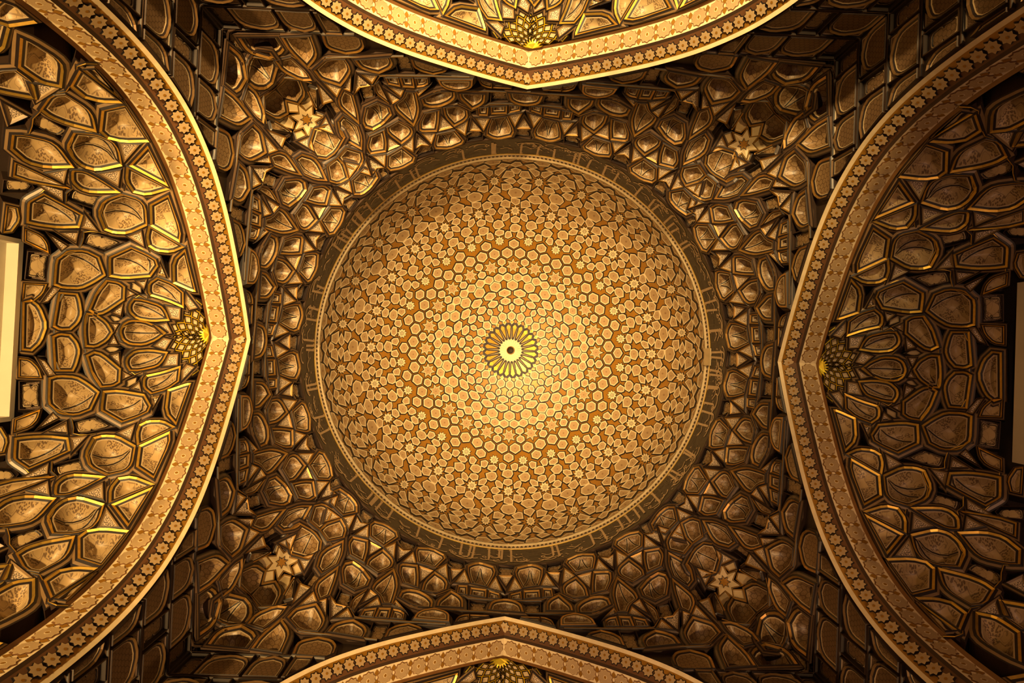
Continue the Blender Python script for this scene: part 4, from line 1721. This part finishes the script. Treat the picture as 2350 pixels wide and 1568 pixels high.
# reading direction runs against the arc; seen from below it goes right to left
circ = 2 * math.pi * RD
random.seed(21)
s_ = 0.0
nwords = 0
while s_ < circ - 0.25:
    mb = MB()
    wlen = random.uniform(0.32, 0.62)
    ntall = random.choice([1, 1, 2, 2, 3])
    xs = sorted(random.uniform(0.03, wlen - 0.03) for _ in range(ntall))
    if random.random() < 0.3 and ntall > 1:
        xs = [xs[0] + 0.075 * i for i in range(ntall)]
    W1 = 0.017
    for x in xs:
        lean = random.uniform(-0.02, 0.02)
        b0 = random.uniform(0.16, 0.38)
        ribbon(mb, [(s_ + x + 0.024, 0.87), (s_ + x, 0.95), (s_ + x + lean, b0)], W1, 'inscription_cream')
        if random.random() < 0.55:
            ribbon(mb, [(s_ + x + lean, b0)] + arc_pts(s_ + x + lean + 0.07, b0, 0.07, 0.10, 180, 330, 8), 0.011, 'inscription_cream')
    for _ in range(random.choice([2, 3])):
        cx, cy = s_ + random.uniform(0.06, wlen - 0.06), random.uniform(0.16, 0.34)
        rx, ry = random.uniform(0.08, 0.15), random.uniform(0.07, 0.14)
        ribbon(mb, arc_pts(cx, cy, rx, ry, random.uniform(160, 200), random.uniform(330, 390), 14), 0.013, 'inscription_cream', 0.008, 0.008)
        if random.random() < 0.7:
            ribbon(mb, arc_pts(cx + rx, cy + 0.05, 0.028, 0.045, 0, 360, 12), 0.009, 'inscription_cream')
    for _ in range(2):
        cx, cy = s_ + random.uniform(0.05, wlen - 0.05), random.uniform(0.4, 0.6)
        ribbon(mb, [(cx - 0.09, cy)] + arc_pts(cx, cy, 0.05, 0.06, 200, 350, 8) + [(cx + 0.1, cy + 0.07)], 0.009, 'inscription_cream')
    for _ in range(6):
        cx, cy = s_ + random.uniform(0, wlen), random.uniform(0.12, 0.7)
        ribbon(mb, [(cx - 0.012, cy - 0.01), (cx + 0.012, cy + 0.012)], 0.009, 'inscription_cream')
    link(bpy.data.objects.new('calligraphy_word', mb.mesh('calligraphy_word')), drum)
    nwords += 1
    # the small faint second line above
    mb = MB()
    for _ in range(9):
        cx, cy = s_ + random.uniform(0, wlen), random.uniform(0.42, 0.9)
        r = random.random()
        if r < 0.4:
            ribbon(mb, [(cx, 0.55), (cx + 0.005, 0.93)], 0.005, 'inscription_faint', 0.004)
        elif r < 0.75:
            ribbon(mb, arc_pts(cx, cy, 0.06, 0.05, 180, 370, 10), 0.005, 'inscription_faint', 0.004)
        else:
            ribbon(mb, [(cx - 0.1, cy), (cx, cy - 0.03), (cx + 0.1, cy + 0.02)], 0.005, 'inscription_faint', 0.004)
    link(bpy.data.objects.new('faint_word', mb.mesh('faint_word')), drum)
    s_ += wlen * 0.97

# ------------------------------------------------------------------ dome
prof = [(RD + 0.05, ZG - 0.01), (RD - 0.012, ZG + 0.005), (RDOME + 0.012, Z0 - 0.035), (RDOME + 0.004, Z0 - 0.03), (RDOME - 0.010, Z0 - 0.005)]
mats = ['band_cream', 'inscription_cream', 'band_cream', 'band_cream']
HOLE = 0.075
th0 = 0.02
ths = np.linspace(th0, math.acos(HOLE / RDOME), 46)
prof += [(RDOME * math.cos(t), Z0 + HDOME * math.sin(t)) for t in ths]
mats += ['band_cream'] + ['ochre'] * (len(ths) - 1)
prof += [(HOLE, ZAP + 0.14), (0.001, ZAP + 0.14)]
mats += ['band_cream', 'hole_dark']
dome = link(bpy.data.objects.new('dome', lathe(prof, 192, mats, True, 'dome')))
tag(dome, 'great round dome covered with a net of pale tiles and ochre stars', 'dome')

_tt = np.linspace(0, math.pi / 2, 2000)
_rp = FPX * RDOME * np.cos(_tt) / (Z0 - CAMZ + HDOME * np.sin(_tt))


def dome_pt(rpx, deg, lift):
    t = float(np.interp(-rpx, -_rp, _tt))
    n = np.array([math.cos(t) / RDOME, math.sin(t) / HDOME])
    n /= np.linalg.norm(n)
    r, z = RDOME * math.cos(t) - n[0] * lift, Z0 + HDOME * math.sin(t) - n[1] * lift
    a = math.radians(deg)
    return np.array([r * math.cos(a), r * math.sin(a), z])


def tile_mesh(poly, mat='dome_tile', dark=2.2, edge=1.9, lift=0.012):
    """poly in (pixels from the dome's centre, degrees); turned to flat pixels for the insets"""
    am = sum(a for _, a in poly) / len(poly)
    q = np.array([(r * math.cos(math.radians(a - am)), r * math.sin(math.radians(a - am))) for r, a in poly])
    if area2(q) < 0:
        q = q[::-1]

    def to3(p, l):
        return dome_pt(math.hypot(p[0], p[1]), am + math.degrees(math.atan2(p[1], p[0])), l)
    mb = MB()
    out = inset(q, -dark)
    a = mb.add([to3(p, 0.003) for p in out])
    b = mb.add([to3(p, 0.004) for p in q])
    mb.loop_strip(a, b, 'dark_line')
    c = mb.add([to3(p, lift) for p in q])
    mb.loop_strip(b, c, 'dark_line')
    ir = inradius(q)
    i1 = inset(q, min(edge, 0.3 * ir))
    d = mb.add([to3(p, lift) for p in i1])
    mb.loop_strip(c, d, 'band_cream')
    ctr = i1.mean(0)
    rad = np.mean(np.linalg.norm(i1 - ctr, axis=1))
    e = mb.add([to3(ctr, lift - 0.002)])[0]
    uv = [tuple((p - ctr) / rad) for p in i1]
    n = len(d)
    for i in range(n):
        mb.face((d[i], d[(i + 1) % n], e), mat, [uv[i], uv[(i + 1) % n], (0, 0)])
    return mb, abs(area2(q))


def t4(pts):
    out = []
    for X, Y in pts:
        dx, dy = X + 1240.0, Y - 498.0
        out.append((math.hypot(dx, dy) / 4.98, (math.degrees(math.atan2(dy, dx)) + 1.0) / 6.75 * 7.5))
    return out


def hexa(r, a, dr, wd):
    w = math.degrees(wd / r)
    return [(r - dr, a), (r - dr * 0.42, a + w), (r + dr * 0.42, a + w), (r + dr, a), (r + dr * 0.42, a - w), (r - dr * 0.42, a - w)]


TILES = []      # (place, polygon): o = mirrored pair, m/b = on a mirror ray
for pl, pts in [
    ('o', [(675, 500), (710, 462), (750, 500), (748, 545), (720, 608), (690, 555)]),
    ('o', [(600, 570), (640, 497), (685, 532), (683, 622), (610, 613)]),
    ('b', [(560, 660), (600, 622), (658, 684), (610, 740), (570, 735)]),
    ('o', [(755, 527), (775, 492), (825, 512), (825, 570), (757, 607)]),
    ('o', [(777, 653), (855, 582), (860, 635), (835, 690), (800, 690)]),
    ('o', [(865, 600), (905, 537), (920, 625), (877, 668)]),
    ('b', [(905, 770), (905, 690), (945, 632), (965, 700), (935, 790)]),
    ('o', [(940, 555), (968, 482), (975, 610), (950, 613)]),
    ('m', [(870, 440), (895, 368), (940, 430), (940, 490), (900, 523)]),
    ('m', [(795, 440), (848, 387), (870, 440), (845, 508), (800, 480)]),
    ('m', [(422, 470), (465, 412), (520, 412), (523, 465), (505, 520), (447, 515)]),
    ('o', [(407, 532), (470, 527), (493, 575), (475, 608), (430, 623), (412, 585)]),
    ('o', [(332, 590), (370, 552), (403, 590), (400, 628), (365, 648), (332, 625)]),
    ('o', [(262, 560), (290, 532), (333, 537), (320, 588), (277, 603), (252, 590)]),
    ('m', [(222, 470), (237, 432), (285, 427), (313, 475), (285, 528), (237, 518)]),
    ('m', [(527, 430), (570, 395), (610, 407), (626, 460), (610, 508), (575, 533), (532, 510)]),
    ('b', [(457, 665), (477, 620), (520, 592), (553, 625), (553, 700), (500, 748), (467, 725)]),
    ('b', [(157, 645), (167, 607), (205, 592), (243, 610), (258, 650), (240, 688), (182, 703)]),
    ('m', [(120, 480), (132, 437), (170, 427), (208, 447), (216, 490), (190, 538), (142, 528)]),
    ('b', [(77, 625), (105, 592), (138, 607), (148, 645), (125, 688), (87, 678)]),
    ('o', [(47, 540), (72, 497), (128, 512), (133, 550), (110, 568), (62, 573)]),
]:
    TILES.append((pl, t4(pts), 'dome_tile'))
TILES += [('m', hexa(79, 0, 10.5, 8.0), 'dome_tile'), ('m', hexa(100, 0, 8, 5.2), 'dome_tile'), ('b', hexa(114, 7.5, 8.0, 10.0), 'dome_tile'),
          ('b', hexa(133, 7.5, 8.6, 12), 'dome_tile'), ('m', hexa(150.5, 0, 9, 9), 'dome_tile'), ('o', hexa(169, 3.9, 8.6, 8.6), 'dome_tile'),
          ('b', hexa(186, 7.5, 7.5, 7.5), 'dome_tile'), ('o', hexa(225, 3.75, 9, 8.5), 'dome_tile'), ('b', hexa(205, 7.5, 8, 7.5), 'dome_tile'),
          ('m', hexa(246, 0, 8, 8), 'dome_tile')]


def star_poly(r, a, n, r0, r1, rot=0.0):
    out = []
    for i in range(2 * n):
        rr = r0 if i % 2 == 0 else r1
        t = rot + math.pi * i / n
        x, y = r + rr * math.cos(t), rr * math.sin(t)
        out.append((math.hypot(x, y), a + math.degrees(math.atan2(y, x))))
    return out


STARS = [('m', star_poly(196, 0, 7, 16.5, 8.5), 196, 0), ('b', star_poly(254, 7.5, 9, 11, 7.2), 254, 7.5), ('m', star_poly(323, 0, 9, 12, 8), 323, 0),
         ('b', star_poly(394, 7.5, 10, 11, 7.5), 394, 7.5)]


def grow_tiles():
    """let the tiles of the 24-fold net grow until they touch their neighbours"""
    allp, owner = [], []

    def flat(poly, rot, mir):
        return np.array([(r * math.cos(math.radians(rot + (-a if mir else a))), r * math.sin(math.radians(rot + (-a if mir else a)))) for r, a in poly])
    src = [(pl, poly) for pl, poly, _ in TILES] + [(pl, poly) for pl, poly, _, _ in STARS]
    for i, (pl, poly) in enumerate(src):
        for rot in (0, 15, -15, 30):
            for mir in ((False, True) if pl == 'o' else (False,)):
                allp.append(flat(poly, rot, mir))
                owner.append((i, rot == 0 and not mir))
    hs = [hull(p) for p in allp]
    ctr = [p.mean(0) for p in allp]
    rad = [np.max(np.linalg.norm(p - c, axis=1)) for p, c in zip(allp, ctr)]
    sc_ = [1.0] * len(src)
    live = list(range(len(TILES)))
    me = {o[0]: k for k, o in enumerate(owner) if o[1]}
    near = {i: [j for j in range(len(allp)) if j != me[i] and np.linalg.norm(ctr[me[i]] - ctr[j]) < 1.5 * (rad[me[i]] + rad[j])] for i in live}
    for _ in range(12):                                 # first draw back tiles that overlap
        for i in live:
            h1 = ctr[me[i]] + (hs[me[i]] - ctr[me[i]]) * sc_[i]
            if any(not apart(h1, ctr[j] + (hs[j] - ctr[j]) * sc_[owner[j][0]]) for j in near[i]):
                sc_[i] -= 0.02
    clash = set()
    for _ in range(25):
        for i in list(live):
            s2 = sc_[i] + 0.02
            h2 = ctr[me[i]] + (hs[me[i]] - ctr[me[i]]) * s2
            for j in near[i]:
                if (i, j) in clash:
                    continue
                o = owner[j][0]
                hj = ctr[j] + (hs[j] - ctr[j]) * (s2 if o == i else sc_[o])
                if not apart(h2, hj):
                    live.remove(i)
                    break
            else:
                sc_[i] = s2
                if s2 > 1.4:
                    live.remove(i)
    for i, (pl, poly, mat) in enumerate(TILES):
        q = flat(poly, 0, False)
        c = q.mean(0)
        q = c + (q - c) * sc_[i]
        TILES[i] = (pl, [(math.hypot(x, y), math.degrees(math.atan2(y, x))) for x, y in q], mat)


grow_tiles()
protos = []
for pl, poly, mat in TILES:
    mbb, ar = tile_mesh(poly, mat)
    protos.append(('dome_tile', pl, mbb, ar))
for pl, poly, r, a in STARS:
    mbb, ar = tile_mesh(poly, 'dome_tile' if r < 200 else 'band_cream', 1.2, 1.2, 0.013)
    if r > 200:
        for i in range(8):                              # dark rays drawn in the star
            t = math.pi / 4 * i + 0.2
            for rr, w in ((4.0, 1.1),):
                q = []
                for (u, v) in ((1.2, -0.25), (rr + 1.6, -w * 0.6), (rr + 1.6, w * 0.6), (1.2, 0.25)):
                    x, y = u * math.cos(t) - v * math.sin(t), u * math.sin(t) + v * math.cos(t)
                    X, Y = r + x, y
                    q.append(dome_pt(math.hypot(X, Y), a + math.degrees(math.atan2(Y, X)), 0.0145))
                mbb.face(mbb.add(q), 'dark_line')
    protos.append(('dome_star', pl, mbb, ar))
# central rosette: cream sun with 24 rays, gilded petals between, kites outside
mb = MB()
hub = [dome_pt(9.5, a, 0.02) for a in np.arange(0, 360, 3.75)]
rim = []
for i in range(96):
    a = 3.75 * i
    rr = 55 if i % 4 == 0 else (27 if i % 4 in (1, 3) else 24)
    da = {1: -2.0, 3: 2.0}.get(i % 4, 0)
    rim.append(dome_pt(rr, a + da, 0.016))
h_, r_ = mb.add(hub), mb.add(rim)
mb.loop_strip(h_, r_, 'band_cream')
dk = []
for i in range(96):
    a = 3.75 * i
    rr = 57 if i % 4 == 0 else (29.5 if i % 4 in (1, 3) else 25.5)
    da = {1: -0.9, 3: 0.9}.get(i % 4, 0)
    dk.append(dome_pt(rr, a + da, 0.008))
d_ = mb.add(dk)
mb.loop_strip(r_, d_, 'dark_line')
sun = link(bpy.data.objects.new('central_sun', mb.mesh('central_sun')), dome)
und = MB()
ua = und.add([dome_pt(20, a, 0.004) for a in np.arange(0, 360, 3.75)])
ub = und.add([dome_pt(70 if i_ % 4 == 0 else 64, 3.75 * i_, 0.004) for i_ in range(96)])
und.loop_strip(ua, ub, 'dark_line')
link(bpy.data.objects.new('rosette_ground', und.mesh('rosette_ground')), dome)
petal = MB()
q = [(30, 7.5 - 0.5), (50, 7.5 - 4.3), (55, 7.5 - 4.8), (60.0, 7.5), (55, 7.5 + 4.8), (50, 7.5 + 4.3), (30, 7.5 + 0.5)]
o_ = petal.add([dome_pt(r, a, 0.010) for r, a in q])
petal.face(o_, 'petal_gilding')
mb2, _ = tile_mesh([(60, 0), (66, 4.2), (71, 0), (66, -4.2)], 'petal_gilding', 1.2, 1.3, 0.012)
petal_me, kite_me = petal.mesh('gilded_petal'), mb2.mesh('gilded_kite')
for i in range(24):
    R = Matrix.Rotation(math.radians(15 * i), 4, 'Z')
    link(bpy.data.objects.new('gilded_petal', petal_me), dome, R)
    link(bpy.data.objects.new('gilded_kite', kite_me), dome, R)

# the 300 largest tiles are parts of their own, the smaller ones one joined part
DOFF = -1.0
protos.sort(key=lambda p: -p[3])
count = 0
rest = MB()
for name, pl, mbb, ar in protos:
    mats_ = []
    for i in range(24):
        R = Matrix.Rotation(math.radians(15 * i + DOFF), 4, 'Z')
        mats_.append(R)
        if pl == 'o':
            mats_.append(R @ FLIPY)
    if count + len(mats_) <= 312:
        me = mbb.mesh(name)
        for M in mats_:
            link(bpy.data.objects.new(name, me), dome, M)
        count += len(mats_)
    else:
        V = np.array([tuple(v) for v in mbb.v])
        for M in mats_:
            A = np.array(M)
            off = len(rest.v)
            rest.v.extend([tuple(p) for p in (V @ A[:3, :3].T)])
            for f, mi, uv in zip(mbb.f, mbb.m, mbb.uv):
                rest.face([i + off for i in f], mbb.mats[mi], uv)
o = link(bpy.data.objects.new('small_tiles', rest.mesh('small_tiles')), dome)
o['kind'] = 'stuff'
# chain of small leaves between the gilded ring and the dome
mb = MB()
n = 300
for i in range(n):
    a = 2 * math.pi * i / n
    w = math.pi / n * 0.8
    pts = []
    for t, f in ((-w, 0.06), (-w * 0.5, 0.62), (0, 0.82), (w * 0.5, 0.62), (w, 0.06)):
        r = (RD - 0.016) * (1 - f) + (RDOME + 0.008) * f
        z = (ZG + 0.006) * (1 - f) + (Z0 - 0.036) * f
        pts.append(((r - 0.004) * math.cos(a + t), (r - 0.004) * math.sin(a + t), z))
    mb.face(mb.add(pts), 'dark_line')
o = link(bpy.data.objects.new('leaf_chain', mb.mesh('leaf_chain')), dome)
o['kind'] = 'stuff'

# square of plain mortar where the ring was mended
mb = MB()
pts = []
for lift in (0.0, 0.02):
    for a in (-3.1, -0.6, 1.9):
        for (r, z) in ((RD - 0.004, ZG - 0.07), (RDOME - 0.004, Z0)):
            t = math.radians(a)
            pts.append(((r - lift) * math.cos(t), (r - lift) * math.sin(t), z))
v = mb.add(pts)
for a in (0, 2):
    mb.face((v[a + 6], v[a + 8], v[a + 9], v[a + 7]), 'pale_plaster')
for f in ((0, 2, 8, 6), (2, 4, 10, 8), (4, 5, 11, 10), (5, 3, 9, 11), (3, 1, 7, 9), (1, 0, 6, 7)):
    mb.face([v[i] for i in f], 'pale_plaster')
link(bpy.data.objects.new('mended_patch', mb.mesh('mended_patch')), dome)
